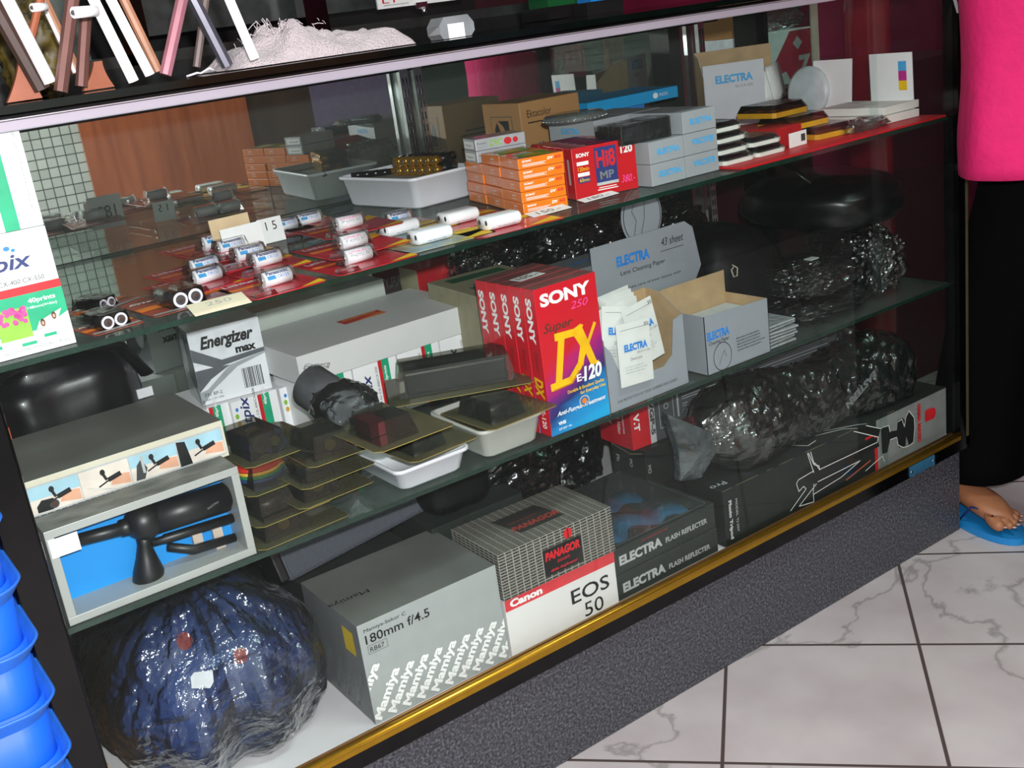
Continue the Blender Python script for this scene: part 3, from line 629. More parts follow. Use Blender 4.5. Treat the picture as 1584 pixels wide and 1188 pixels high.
# round glass lid with beaded rim at the back
ld = thing('round_glass_lid','round clear lid with a beaded metal rim on the rear grey cartons','lid', eo+V((.002,.16,3*eh+.0006)))
MB().lathe([(.001,0),(.045,0),(.047,.002),(.047,.008),(.043,.011),(.001,.012)], 40, clear('lid_glass','dfe8e4',.9,.05,1.5,haze=.15)).build('disc', ld)
b = MB()
for i in range(36): a_ = 2*pi*i/36; b.lathe([(.0003,-.0018),(.0018,0),(.0003,.0018)],6,CHROME,Matrix.Translation((.048*cos(a_),.048*sin(a_),.004)))
b.build('beaded_rim', ld)
# --- clear cased memory cards: white and black
def case(p, yaw, label, base, group, w=.066,d=.085,h=.0118, dark='1a1d20'):
    t = thing('cased_card', label, 'plastic case', p, yaw, group)
    MB().prism([(.004,0),(w-.010,0),(w,.006),(w,d),(0,d),(0,.006)],0,h*.42,base).build('base', t)
    MB().box((.008,.006,h*.43),(w-.012,d-.01,h*.6), mat('dark_card_'+dark, dark, .35)).build('card', t)
    m = MB(); rings = [[(0,.006,h*.42),(.004,0,h*.42),(w-.010,0,h*.42),(w,.006,h*.42),(w,d,h*.42),(0,d,h*.42)],[(.004,.010,h),(.008,.006,h),(w-.014,.006,h),(w-.006,.012,h),(w-.005,d-.005,h),(.005,d-.005,h)]]
    m.loft(rings, CLEARP, smooth=False); m.build('lid', t); return t
WB = mat('white_case_base','dcdcd4',.35,vary=.05); YBs = mat('yellow_case_base','c8941c',.3,vary=.1,coat=.4)
first = None
rows = [(0,0,0),(1,0,0),(0,1,0),(0,2,1),(0,3,1),(1,1,0)]
names = ['bottom layer at the left','bottom layer at the right','second layer at the left','third layer','top of the stack','second layer at the right, half hidden']
gO = V((-.483,.040,S1+.0042))
for (c,z,o_),nm in zip(rows,names):
    p_ = gO + V((c*.070 + (.012 if z>1 else 0), .012*z, z*.0145)); lb = 'white based clear card case on the red sheet, '+nm
    if first is None: first = case(p_, 0, lb, WB, 'white based card cases', h=.0138)
    else: copy(first, lb, p_, R((c*3+z*2)%5-2))
for i,(z,dx,dy,nm) in enumerate([(0,.0,0,'bottom one, nearest the glass'),(1,-.03,.02,'middle one'),(2,-.045,.045,'top one')]):
    p_ = V((-.262+dx,.055+dy,S1+.0042+z*.0205))
    if z == 0: yf = case(p_, R(-6), 'yellow based clear card case on the red sheet, '+nm, YBs, 'yellow based card cases', w=.085,d=.08,h=.0195,dark='6a3a10')
    else: copy(yf, 'yellow based clear card case on the red sheet, '+nm, p_, R(-6+z*3))
rb = carton('red_card_box','dark red flat card box between the white and yellow based card cases','box',V((-.336,.07,S1+.0042)),.062,.06,.03,R(4),mat('dark_red_carton','b01c22',.4))
wq = MB().box((0,0,0),(.045,.001,.022),PAPER).build('white_leaflet', loc=V((-.335,.048,S1+.0042)), rotz=R(6)); tag(wq,'small white leaflet with a dark square, standing before the dark red card box','leaflet')
art([('r',.030,.006,.011,.011,k['dgrey'])],(V((0,0,0)),V((1,0,0)),V((0,0,1)),V((0,-1,0))),wq)
# white pads
for i,(dx,nm) in enumerate([(0,'lower'),(.012,'upper')]):
    p_ = V((-.115+dx,.045+.004*i,S1+.0042+i*.0135))
    if i == 0: pd = MB().box((0,0,0),(.095,.135,.0125), mat('white_paper_pad','e9e4de',.6,vary=.03)).build('paper_pad', loc=p_, rotz=R(-2), bevel=.0006); tag(pd,'white paper pad on the red sheet at the right end, lower of two','paper pad')
    else: copy(pd,'white paper pad on the red sheet at the right end, upper of two',p_,R(1))
bgb = blobmesh((-.155,.06,S1+.0112), (.055,.028,.010), .6, 3, .2, ridge=.2, m=FILMD, floor=S1+.0042).build('plastic_bag'); tag(bgb,'dark crumpled plastic bag lying before the white pads','plastic bag')
ob = MB().lathe([(.001,0),(.008,.001),(.011,.007),(.010,.014),(.004,.018),(.001,.0185)],16,mat('dull_orange_plastic','b04018',.5)).build('film_canister', loc=V((-.16,.19,S1+.0042))); tag(ob,'small dull orange round cap behind the yellow based cases','cap')
# --- open white display carton with sachets
dp = thing('display_carton','open white display carton with blue lettering and sachets, at the back of the upper shelf','carton', V((-.165,.395,S1+.0042)), R(-33))
DW, DD, DH = .112,.070,.115; LG = mat('pale_grey_board','c9ccd2',.5,vary=.03); TN = mat('raw_brown_board','b29670',.7)
MB().box((0,0,0),(DW,.001,DH),LG,faces={'back':TN}).build('front_panel', dp)
pb = MB().box((.0,DD-.001,0),(DW+.034,DD,DH+.022),TN,faces={'back':LG}); pb.build('back_panel', dp)
sp = MB(); 
for x in (0,): sp.prism([(0,0),(DD,0),(DD,DH+.02),(DD*.5,DH+.012),(0,DH-.02)],x,x+.001,TN,Matrix(((0,0,1,0),(1,0,0,0),(0,1,0,0),(0,0,0,1))),side=LG)
sp.prism([(0,0),(.018,0),(.012,DH-.03),(0,DH)],DW,DW+.001,LG,Matrix(((0,0,1,0),(1,0,0,0),(0,1,0,0),(0,0,0,1)))); sp.box((0,0,0),(DW,DD,.001),TN); sp.build('side_panel', dp)
art([('t','ELECTRA',.022,.080,.070,.015,k['skyblue'],{'bold':.05}),('t','SILICA GEL',.058,.070,.034,.005,k['grey'])],(V((0,0,0)),V((1,0,0)),V((0,0,1)),V((0,-1,0))),dp,'lettering')
art([('t','ELECTRA',.030,.11,.085,.02,k['skyblue'],{'bold':.05}),('t','SILICA GEL',.062,.096,.045,.008,k['grey'])],(V((DW+.034,DD,0)),V((-1,0,0)),V((0,0,1)),V((0,1,0))),dp,'lettering')
SAC = mat('white_sachet','e4e6e2',.35,vary=.05,bump=.3,bscale=60)
def sachet(p, rot, label, w=.045, h=.065):
    mb = MB(); n=6; rg=[]
    for i in range(n+1):
        z = h*i/n; t_ = .0035*sin(pi*i/n)+.0004; rg.append([(0,-t_*.3,z),(w*.5,-t_,z),(w,-t_*.3,z),(w,t_*.3,z),(w*.5,t_,z),(0,t_*.3,z)])
    o = mb.loft(rg,SAC,smooth=True).build('sachet', loc=p, rot=rot); return tag(o,label,'sachet','sachets in the white display carton')
for i in range(5): sachet(V((-.074+.008*i,.350-.003*i+.006*(i%2),S1+.036)), (R(-8),R((-18,10,-4,14,-10)[i]),R(5*i-10)), 'white paper sachet sticking out of the open white display carton')
# --- back of the shelf: brown cartons, blue box
KB = mat('brown_kraft_carton','a87c4c',.6,vary=.08,scale=10)
nv = gy(805,159,.378)
kx = carton('brown_carton','brown kraft carton with a black folded mark on its left end, behind the tape boxes','carton',V((-.598,.378,Zs)),.125,.108,nv.z-Zs,R(0),KB,bevel=.0015)
hh = nv.z-Zs
kb = hh*.34
kmark = [('r',.022,kb,.062,hh*.48,k['dgrey']),('r',.0232,kb+.0012,.0596,hh*.48-.0024,KB),('p',[(.032,kb+.004),(.032,kb+hh*.30),(.040,kb+hh*.40),(.052,kb+hh*.2),(.050,kb+.004)],k['black']),('p',[(.043,kb+hh*.42),(.074,kb+hh*.42),(.074,kb+.006),(.058,kb+hh*.34)],k['black'])]
face_art(kx,'left',kmark); face_art(kx,'front',[('t','Ektacolor',.014,hh*.78,.05,.012,k['black']),('r',.014,hh*.7,.03,.002,k['black'])]); face_art(kx,'back',microtext(.02,hh*.55,.08,6,.008,k['brown'],.003)); 
bx = carton('brown_carton','low brown carton under the long blue box at the back of the upper shelf','carton',V((gy(895,180,.40).x,.40,Zs)),.15,.1,.075,0,KB,bevel=.001)
face_art(bx,'front',[('r',.0,.03,.15,.045,k['blue'])])
q1, q2 = gy(912,163,.38), gy(1053,158,.38)
bb_ = carton('blue_box','long flat bright blue box with white logo lying on a brown carton','box',V((q1.x,.385,Zs+.0756)),q2.x-q1.x,.12,.020,0,mat('bright_blue_carton','1c9bd8',.4,vary=.04))
face_art(bb_,'front',[('o',.155,.010,.006,.005,k['white']),('t','PHOTO',.165,.007,.02,.006,k['white'])])
# clear plastic bags in front of the brown carton
for i,(px,py,rx,rz,nm) in enumerate([(838,212,.05,.030,'taller one leaning on the brown carton'),(885,214,.055,.020,'lower crumpled one')]):
    p_ = gy(px,py,.27); o = blobmesh((p_.x,.262+.0*i,Zs+rz), (rx,.03,rz), .7, 11+i, .16, ridge=.35, m=mat('folded_clear_bag','8f948c',.25,vary=.25,scale=40,bump=.6,bscale=60,coat=.5), floor=Zs).build('plastic_bag'); tag(o,'crumpled clear plastic bag behind the red tape boxes, '+nm,'plastic bag')
# --- things standing against the end pane
ES = S1+.0042
o = MB().box((0,0,0),(.002,.085,.105),PAPER).build('white_card', loc=V((-.016,.055,ES)), rot=(0,R(-2),0)); tag(o,'white card with cyan, magenta and yellow patches standing against the end pane','card')
art([('r',.058,.075,.016,.016,k['skyblue']),('r',.058,.059,.016,.016,k['magenta']),('r',.058,.043,.016,.016,k['yellow'])],(V((0,.085,0)),V((0,-1,0)),V((0,0,1)),V((-1,0,0))),o)
o = MB().box((0,0,0),(.002,.085,.100),PAPER).build('white_card', loc=V((-.022,.18,ES)), rot=(0,R(4),0)); tag(o,'plain white card standing behind the pole, left of the card with colour patches','card')
o = MB().lathe([(.001,0),(.040,.0),(.046,.003),(.046,.009),(.040,.012),(.001,.013)],36,mat('pale_grey_plastic','c8d2d4',.4),Matrix.Rotation(R(90),4,'Y')).build('round_plastic_lid', loc=V((-.030,.272,ES+.0465))); o.rotation_euler = (0,R(6),0); tag(o,'pale grey round plastic lid leaning upright between the white display carton and plain white card','lid')
# --- outside the end pane: counter, pole, carton with red print, papers
ct_ = MB().box((.10,.555,0),(.95,1.1,.80),mat('dark_maroon_laminate','3f1220',.4)).build('side_counter'); tag(ct_,'dark maroon counter beyond the right end of the cabinet','counter')
po = thing('round_pole','glossy maroon round pole beyond the end pane','pole',(.43,.49,.0005))
MB().tube([(0,0,.0),(0,0,2.7)],.050,28,mat('maroon_gloss_paint','c42c3c',.15,coat=.8)).build('shaft',po); MB().lathe([(.06,0),(.06,.012),(.051,.02)],28,mat('maroon_gloss_paint','c42c3c',.15)).build('collar',po)
p1, p2 = gy(1150,96,.62), gy(1256,90,.62)
wc = carton('white_carton','white carton with big red diamond and band, on the counter beyond the end pane','carton',V((p1.x,.62,.8004)),p2.x-p1.x,.16,.115,0,mat('dull_white_carton','e8f0f2',.5),bevel=.001)
W_ = p2.x-p1.x
face_art(wc,'front',[('p',[(W_*.25,0),(W_*.68,.112),(W_,.112),(W_,0)],mat('dull_red_ink','b8354c',.5)),('p',[(W_*.72,.085),(W_*.79,.1),(W_*.86,.085),(W_*.79,.07)],k['silver']),('t','Z',W_*.78,.012,W_*.2,.045,k['silver'],{'bold':.05}),('p',[(W_*.42,0),(W_*.5,.022),(W_*.6,.028),(W_*.68,0)],k['silver']),('t','SF',W_*.22,.02,.012,.006,k['grey'])])
o = carton('brown_carton','brown carton in clear wrap on top of the white carton with red print','carton',V((p1.x+.005,.64,.9162)),.1,.1,.07,0,KB); face_art(o,'front',[('r',.03,.01,.05,.04,k['lgrey'])])
o = blobmesh((p1.x+.17,.70,.9464),(.075,.06,.03),.6,21,.12,ridge=.3,m=FILM,floor=.9162).build('plastic_bag'); tag(o,'clear crumpled plastic bag on the white carton with red print','plastic bag')
o = MB().box((0,0,0),(.022,.004,.42),mat('cream_strip','cfc8b8',.5)).build('white_strip', loc=V((gy(1258,95,.56).x,.56,.8004))); tag(o,'narrow cream upright strip right of the white carton with red print','strip')
o = MB().box((0,0,0),(.11,.004,.085),mat('navy_sign','182a5c',.4)).build('blue_sign', loc=V((1.012,.90,.935)), rotz=R(-90)); tag(o,'small dark blue sign with a yellow A on the maroon partition','sign')
art([('t','A',.008,.02,.03,.05,k['gold'],{'bold':.03})],(V((0,0,0)),V((1,0,0)),V((0,0,1)),V((0,-1,0))),o,'lettering')
# ================================================================ LOWER SHELF
Zt = S2 + e_
SILV = mat('silver_grey_board','a9aaa6',.42,.25,vary=.06,scale=12); GREYB = mat('grey_board','6f6e68',.6,vary=.15,scale=9)
CB = mat('cyan_blue_felt','1489d6',.75,vary=.03); BLB = mat('black_rubber','101012',.42,vary=.2)
# --- upright window box with the lens cleaning blower set
X0, X1 = -1.512, -1.3028; Wb, Hb, Db = X1-X0, .108, .050
wbx = thing('lens_blower_set','silver framed window box with a black blower and brush set on bright blue backing','boxed set',(X0,.004,Zt))
mb = MB(); t = .009
mb.box((0,0,0),(Wb,Db,t),SILV); mb.box((0,0,Hb-t),(Wb,Db,Hb),SILV,faces={'top':mat('faded_printed_board','8b8880',.6,col2='5d5a55',scale=30,stretch=(1,2,1))}); mb.box((0,0,t),(t,Db,Hb-t),SILV); mb.box((Wb-t,0,t),(Wb,Db,Hb-t),SILV); mb.box((0,Db-.002,0),(Wb,Db,Hb),SILV)
mb.build('frame', wbx, bevel=.0006)
MB().box((t,Db-.006,t),(Wb-t,Db-.003,Hb-t),CB).build('blue_backing', wbx)
def L_(px, py, y=.03):       # a point of the set in its own frame
    p = gy(px,py,y); return V((p.x-X0, y-.004, p.z-Zt))
b = MB()
b.tube([L_(228,806),L_(349,768)],[.0168,.0168],20,BLB); b.tube([L_(346,769),L_(354,767)],[.016,.012],20,BLB)
b.build('blower_handle', wbx)
b = MB(); c_ = L_(222,806); b.lathe([(.001,-.021),(.010,-.0185),(.0185,-.010),(.021,0),(.0185,.010),(.010,.0185),(.001,.021)],20,BLB,Matrix.Translation(c_)); b.build('ball_joint', wbx)
b = MB(); b.tube([L_(206,812),L_(186,818),L_(184,819),L_(112,838),L_(108,839),L_(92,843),L_(88,844)],[.010,.0095,.0075,.007,.0095,.0095,.006],14,BLB); b.build('brush_stem', wbx)
b = MB(); b.tube([L_(88,843),L_(78,846)],[.005,.006],10,CHROME); b.build('brush_tip', wbx)
b = MB(); b.tube([L_(222,818),L_(223,842),L_(226,860),L_(230,882),L_(229,898),L_(229,905)],[.010,.0075,.011,.0165,.0165,.009],18,BLB); b.build('blower_bulb', wbx)
b = MB(); b.tube([L_(234,840),L_(252,835),L_(254,834),L_(360,801)],[.0045,.0045,.0055,.0055],10,BLB); b.build('brush', wbx)
b = MB(); b.tube([L_(260,846),L_(300,850),L_(364,831)],[.005,.0055,.005],10,BLB); b.build('brush', wbx)
b = MB()
for px in (305,338): 
    p_ = L_(px,832,.036); b.box((p_.x-.0055,p_.y-.003,p_.z-.013),(p_.x+.0055,p_.y+.003,p_.z+.013),mat('clear_clip','b8a79a',.3))
b.build('holding_clip', wbx)
MB().box((.002,-.0009,Hb-.030),(.031,-.0002,Hb-.010),PAPER).build('price_sticker', wbx)
art([('t','ELECTRA',0,0,.014,.0022,k['grey'])],(L_(322,788,.0120),V((.96,0,.27)).normalized(),V((-.27,0,.96)).normalized(),V((0,-1,0))),wbx,'lettering')
# --- the same set lying flat behind it, on another carton
q1 = gy(38,748,.10); q2 = gy(339,650,.10)
z_s = S2 + .0965
sup = carton('grey_flat_carton','plain grey flat carton under the picture strip box, almost hidden','carton',V((-1.512,.075,Zt)),.215,.17,.0955,0,GREYB)
pbx = carton('picture_strip_box','flat grey box with four small photographs along its cream front edge','box',V((-1.5125,.078,z_s)),.2275,.175,.0445,0,mat('cream_board','cfc8b4',.5,vary=.04),faces={'top':GREYB,'right':GREYB},bevel=.0008)
it = [('r',.003,.0035,.2215,.0345,k['lgrey'])]
for i in range(4):
    x0 = .006 + i*.0545; sky = mat('photo_sky_ink','9fc3d2',.5); w_ = .0535
    it += [('r',x0,.006,w_,.030,mat('photo_pale_ink','dccfc4',.5)),('r',x0,.022,w_,.014,sky if i != 1 else mat('photo_pale_ink','dccfc4',.5))]
    if i == 0: it += [('p',[(x0+.006,.007),(x0+.022,.0065),(x0+.028,.012),(x0+.024,.019),(x0+.012,.020),(x0+.006,.014)],k['black']),('o',x0+.024,.012,.005,.005,k['dgrey']),('o',x0+.024,.012,.003,.003,k['brown'])]
    if i == 1: it += [('l',[(x0+.006,.016),(x0+.03,.008)],.0006,k['lgrey']),('l',[(x0+.010,.012),(x0+.034,.0065)],.0006,k['lgrey'])]
    if i == 2: it += [('p',[(x0+.003,.007),(x0+.013,.0065),(x0+.018,.018),(x0+.013,.030),(x0+.007,.024)],k['dgrey']),('l',[(x0+.014,.014),(x0+.014,.033)],.003,k['lgrey'])]
    if i == 3: it += [('p',[(x0,.006),(x0+.014,.006),(x0+.010,.034),(x0,.036)],k['black'])]
    it += [('p',[(x0+.030,.012),(x0+w_-.001,.008),(x0+w_-.001,.020),(x0+.036,.023)],k['tan']),('l',[(x0+.018,.014),(x0+.034,.020)],.0018,k['black']),('l',[(x0+.030,.019),(x0+.042,.022)],.0055,k['black']),('l',[(x0+.027,.020),(x0+.024,.029)],.003,k['black']),('o',x0+.0245,.029,.0028,.0035,k['black'])]
it += microtext(.006,.0042,.21,1,.002,k['dgrey'],.0008,5)
face_art(pbx,'front',it)
cb_ = blobmesh((-1.402,.40,.608),(.106,.128,.112),.62,4,.10,f=1.8,ridge=.03,m=mat('black_leather','0c0c10',.38,vary=.3,bump=.03,bscale=60,coat=.3),floor=Zt)
camb = thing('camera_bag','black leather camera bag in clear wrap behind the picture strip box at far left','camera bag',(0,0,0)); cb_.build('body',camb)
MB().tube([(-1.50,.31,.66),(-1.47,.27,.70),(-1.40,.255,.72),(-1.33,.265,.70),(-1.30,.29,.65)],.010,10,mat('black_strap','151518',.5),flat=.4).build('strap',camb)
MB().box((-1.325,.262,.628),(-1.305,.266,.640),mat('white_plastic_buckle','c8c8cc',.3)).build('buckle',camb)
MB().box((-1.5105,.262,.6235),(-1.480,.30,.640),mat('orange_patch','c8541c',.5)).build('orange_lining',camb)
camb['label'] = 'black leather camera bag with a pale buckle behind the picture strip box at far left'
# --- battery carton
A = g(309,622,.560); ez = .1095; ezz = .556
sb1 = A
en = carton('battery_carton','white and silver battery carton with bold black lettering, left of the long white box','carton',V((A.x,.385,ezz)),.103,.085,ez,R(-8),mat('white_gloss_board','ececf0',.35,vary=.02),bevel=.0008)
SG = mat('silver_gradient_ink','b7bac0',.3,.3); DG = mat('dark_silver_ink','6d7076',.3,.3)
face_art(en,'front',[('r',0,.058,.103,.0515,mat('bright_silver_ink','dfe1e6',.35)),('p',[(0,.066),(.03,.050),(.103,.058),(.103,.064),(.04,.060),(0,.085)],DG),('p',[(0,.0),(.02,.020),(.06,.045),(.103,.055),(.103,.058),(.05,.050),(.012,.022),(0,.02)],SG),
  ('p',[(0,.02),(.02,.036),(.05,.050),(.03,.052),(0,.052)],DG),('t','Energizer',.014,.075,.078,.024,k['black'],{'shear':.3,'bold':.04}),('t','max',.062,.064,.030,.009,k['black'],{'bold':.05}),('t','E91 BP-2',.006,.012,.025,.005,k['black']),('t','AA 1.5V LR6',.006,.006,.026,.003,k['dgrey'])]+barcode(.064,.010,.030,.030,k['black']))
face_art(en,'left',[('r',0,.0,.085,.11,SG),('p',[(.085,.0),(.085,.07),(.03,.11),(0,.11),(0,.06)],DG),('o',.03,.07,.018,.03,mat('bright_silver_ink','dfe1e6',.35)),('t','Ener',.05,.09,.03,.012,k['dgrey'],{'shear':.3,'bold':.03})])
face_art(en,'back',[('t','Energizer',.012,.06,.078,.022,k['black'],{'shear':.3,'bold':.04}),('t','max',.05,.045,.03,.010,k['black'],{'bold':.04})]+barcode(.03,.085,.04,.02,k['black'],5))
# --- boxes of photo paper lying on their sides under the long white box
def paperbox(p, label, w=.0735, d=.12, h=.089, yaw=0):
    o = carton('photo_paper_box', label, 'box', p, w-.0012, d, h, yaw, PB, group='photo paper boxes on their sides', bevel=.0008)
    face_art(o,'front',[('t','intpix',.031,.012,.060,.018,k['navy'],{'shear':.25,'bold':.02,'rot':90}),('o',.0075,.055,.0022,.003,k['blue']),('o',.006,.045,.0028,.004,k['lime']),('o',.007,.034,.0028,.004,k['gold']),('r',.041,0,.006,h,k['red']),('r',.047,0,.012,h,k['green']),('t','40prints',.055,.05,.028,.006,k['white'],{'rot':90,'bold':.03}),
      ('t','PAPER for CX-400/CX-550',.0385,.01,.07,.0035,k['black'],{'rot':90})])
    return o
lb = lambda s: 'photo paper box on its side under the long white box, '+s
pb0 = paperbox(V((-1.092,.281,Zt)), lb('leftmost'))
for i,s in enumerate(('second from left','third from left','rightmost')): copy(pb0, lb(s), V((-1.092+.0745*(i+1),.281-.001*i,Zt)))
z5 = S2+.001
o = paperbox(V((-1.248,.372,Zt)), 'photo paper box lying under the battery carton, at its left', w=.073, d=.12, h=.0675)
for i,s in enumerate(('middle','right')): copy(o, 'photo paper box lying under the battery carton, at its '+s, V((-1.248+.0745*(i+1)-.004,.362-.004*i,Zt)))
# --- long white box
lw = carton('long_white_box','long plain white box with a red and yellow sticker, lying across photo paper boxes','box',V((-1.1035,.268,S2+.0905)),.312,.195,.042,R(2),mat('white_dull_board','dddcdc',.5,vary=.02),bevel=.001)
st = face_art(lw,'top',[('p',[(.128,.088),(.202,.088),(.202,.118),(.128,.118)],k['red']),('p',[(.134,.088),(.202,.088),(.202,.104)],k['orange']),('t','PROMO PRICE',.136,.107,.058,.007,k['yellow'],{'bold':.02})],'sticker')
r1, r2 = gy(597,456,.478), gy(592,431,.478)
wb2 = carton('white_carton','pale greenish white carton standing behind the long white box','carton',V((-1.115,.478,Zt)),r1.x+1.115,.062,r2.z-Zt,0,mat('greenish_white_board','b9c0b8',.3,vary=.03,coat=.3),bevel=.0008)
# --- five video cassettes in printed sleeves
VR = mat('red_sleeve_board','cb1626',.3,vary=.03,coat=.3); VT = mat('dusty_red_top','7a4a48',.5,vary=.2)
def grad_sleeve():
    m = bpy.data.materials.new('printed_sleeve_front'); m.use_nodes = True; nt = m.node_tree; N = nt.nodes.new; L = nt.links.new; b = nt.nodes['Principled BSDF']
    tc = N('ShaderNodeTexCoord'); sx = N('ShaderNodeSeparateXYZ'); L(tc.outputs['Object'], sx.inputs[0])
    n = N('ShaderNodeTexNoise'); n.inputs['Scale'].default_value = 26; mp = N('ShaderNodeMapping'); mp.inputs['Rotation'].default_value = (0, R(35), 0); mp.inputs['Scale'].default_value = (.5, 1, 2.2); L(tc.outputs['Object'], mp.inputs[0]); L(mp.outputs[0], n.inputs[0])
    a = N('ShaderNodeMath'); a.operation = 'MULTIPLY_ADD'; L(sx.outputs[0], a.inputs[0]); a.inputs[1].default_value = -.55; L(sx.outputs[2], a.inputs[2])
    c = N('ShaderNodeMath'); c.operation = 'MULTIPLY_ADD'; L(n.outputs[0], c.inputs[0]); c.inputs[1].default_value = .035; L(a.outputs[0], c.inputs[2])
    r = N('ShaderNodeValToRGB'); mr = N('ShaderNodeMapRange'); mr.inputs[1].default_value = -.05; mr.inputs[2].default_value = .2; L(c.outputs[0], mr.inputs[0]); L(mr.outputs[0], r.inputs[0])
    e = r.color_ramp.elements; e[0].position = .12; e[0].color = lin('18a4dc'); e[1].position = .62; e[1].color = lin('cb1626')
    for p_, cc in ((.27,'1a7fc0'),(.36,'1c2a6a'),(.45,'7a1a78'),(.53,'b8186a')): q = e.new(p_); q.color = lin(cc)
    L(r.outputs[0], b.inputs['Base Color']); b.inputs['Roughness'].default_value = .3; b.inputs['Coat Weight'].default_value = .3; return m
VF = grad_sleeve(); GD = mat('gold_yellow_ink','f1b90f',.35); GDD = mat('deep_gold_ink','c07a08',.35)
vh, vw, vd = .203, .1035, .0262
def logoD(x,y,s): # slab D with open counter
    return [('l',[(x+.1*s,y),(x+.32*s,y+1.0*s)],.16*s,GD),('l',[(x-.05*s,y+.02*s),(x+.42*s,y+.04*s),(x+.70*s,y+.30*s),(x+.82*s,y+.66*s),(x+.66*s,y+.96*s),(x+.18*s,y+.98*s)],.15*s,GD),('l',[(x-.02*s,y-.05*s),(x+.42*s,y-.03*s),(x+.74*s,y+.26*s)],.03*s,GDD)]
def logoX(x,y,s): return [('l',[(x,y),(x+.62*s,y+.98*s)],.09*s,GD),('l',[(x+.12*s,y+1.0*s),(x+.46*s,y+.02*s)],.20*s,GD),('l',[(x+.02*s,y+1.0*s),(x+.25*s,y+1.02*s)],.05*s,GD),('l',[(x+.36*s,y),(x+.60*s,y+.03*s)],.05*s,GD)]
def vhs(p, yaw, label):
    o = carton('video_cassette', label, 'video cassette', p, vw, vd-.0006, vh, yaw, VR, faces={'front':VF,'top':VT}, group='boxed video cassettes', bevel=.0008)
    face_art(o,'front',[('t','SONY',.008,.177,.084,.0175,k['white'],{'bold':.045}),('t','250',.056,.163,.030,.010,k['pink'],{'shear':.3}),('t','Super',.007,.138,.050,.016,k['brown'],{'shear':.35,'bold':.01})]
      + logoD(.014,.066,.068) + logoX(.058,.080,.056) + [('t','E-',.052,.063,.014,.010,k['white'],{'bold':.02}),('t','120',.064,.060,.032,.021,k['white'],{'bold':.04,'shear':.15}),('t','Durable & Excellent Quality',.034,.050,.064,.006,k['yellow'],{'bold':.02}),('t','for Everyday Use',.055,.043,.044,.006,k['yellow'],{'bold':.02}),
      ('t','Anti-Fungus Treatment',.012,.024,.085,.008,k['white'],{'shear':.3,'bold':.02}),('o',.060,.034,.009,.008,k['lgrey'],.75),('o',.060,.034,.004,.004,k['orange']),('t','VHS',.012,.013,.013,.005,k['white'],{'bold':.05}),('t','SP/EP 4h',.012,.006,.022,.003,k['white'])])
    face_art(o,'left',[('t','SONY',.005,.190,.062,.0125,k['white'],{'bold':.045,'rot':-90}),('t','Super',.009,.118,.030,.009,k['brown'],{'rot':-90,'shear':.3}),('t','DX',.0035,.082,.030,.018,GD,{'rot':-90,'shear':.3,'bold':.05}),('t','E-120',.009,.036,.026,.009,k['white'],{'rot':-90,'bold':.02})])
    return o
v0 = V((-.8775,.004,Zt)); first = None
wh = ('at the very front showing its printed face','second from the front','third from the front','fourth from the front','rearmost')
for i in range(5):
    lb = 'red boxed video cassette, %s of the row of five' % wh[i] if i else 'red boxed video cassette showing its printed front with gold letters, foremost of five'
    if not i: first = vhs(v0, R(.5), lb)
    else: copy(first, lb, v0+V((-.0008*i,vd*i,0)), R(.5+.3*i))
pt = MB().box((0,0,0),(.045,.022,.0004),PAPER).build('price_tag', loc=v0+V((.018,.052,vh+.0012)), rotz=R(6)); tag(pt,'white slip with figures lying on top of the red video cassettes','price tag')
art([('t','105.-',.004,.005,.036,.012,k['black'])],(V((0,0,.0004)),V((1,0,0)),V((0,1,0)),V((0,0,1))),pt)
# --- trays on the lower shelf
a = g(622,767,Zt); tray(V((-1.1109,.006,Zt)), .106, .130, .031, R(0), WT, 'small white plastic tray at the front edge of the lower shelf', group=None)
GT = mat('grey_white_tray','c4c4bc',.45,vary=.03); tray(V((-.984,.005,Zt)), .100, .13, .042, R(0), GT, 'greyish white plastic tray at the shelf edge, left of the red video cassettes')
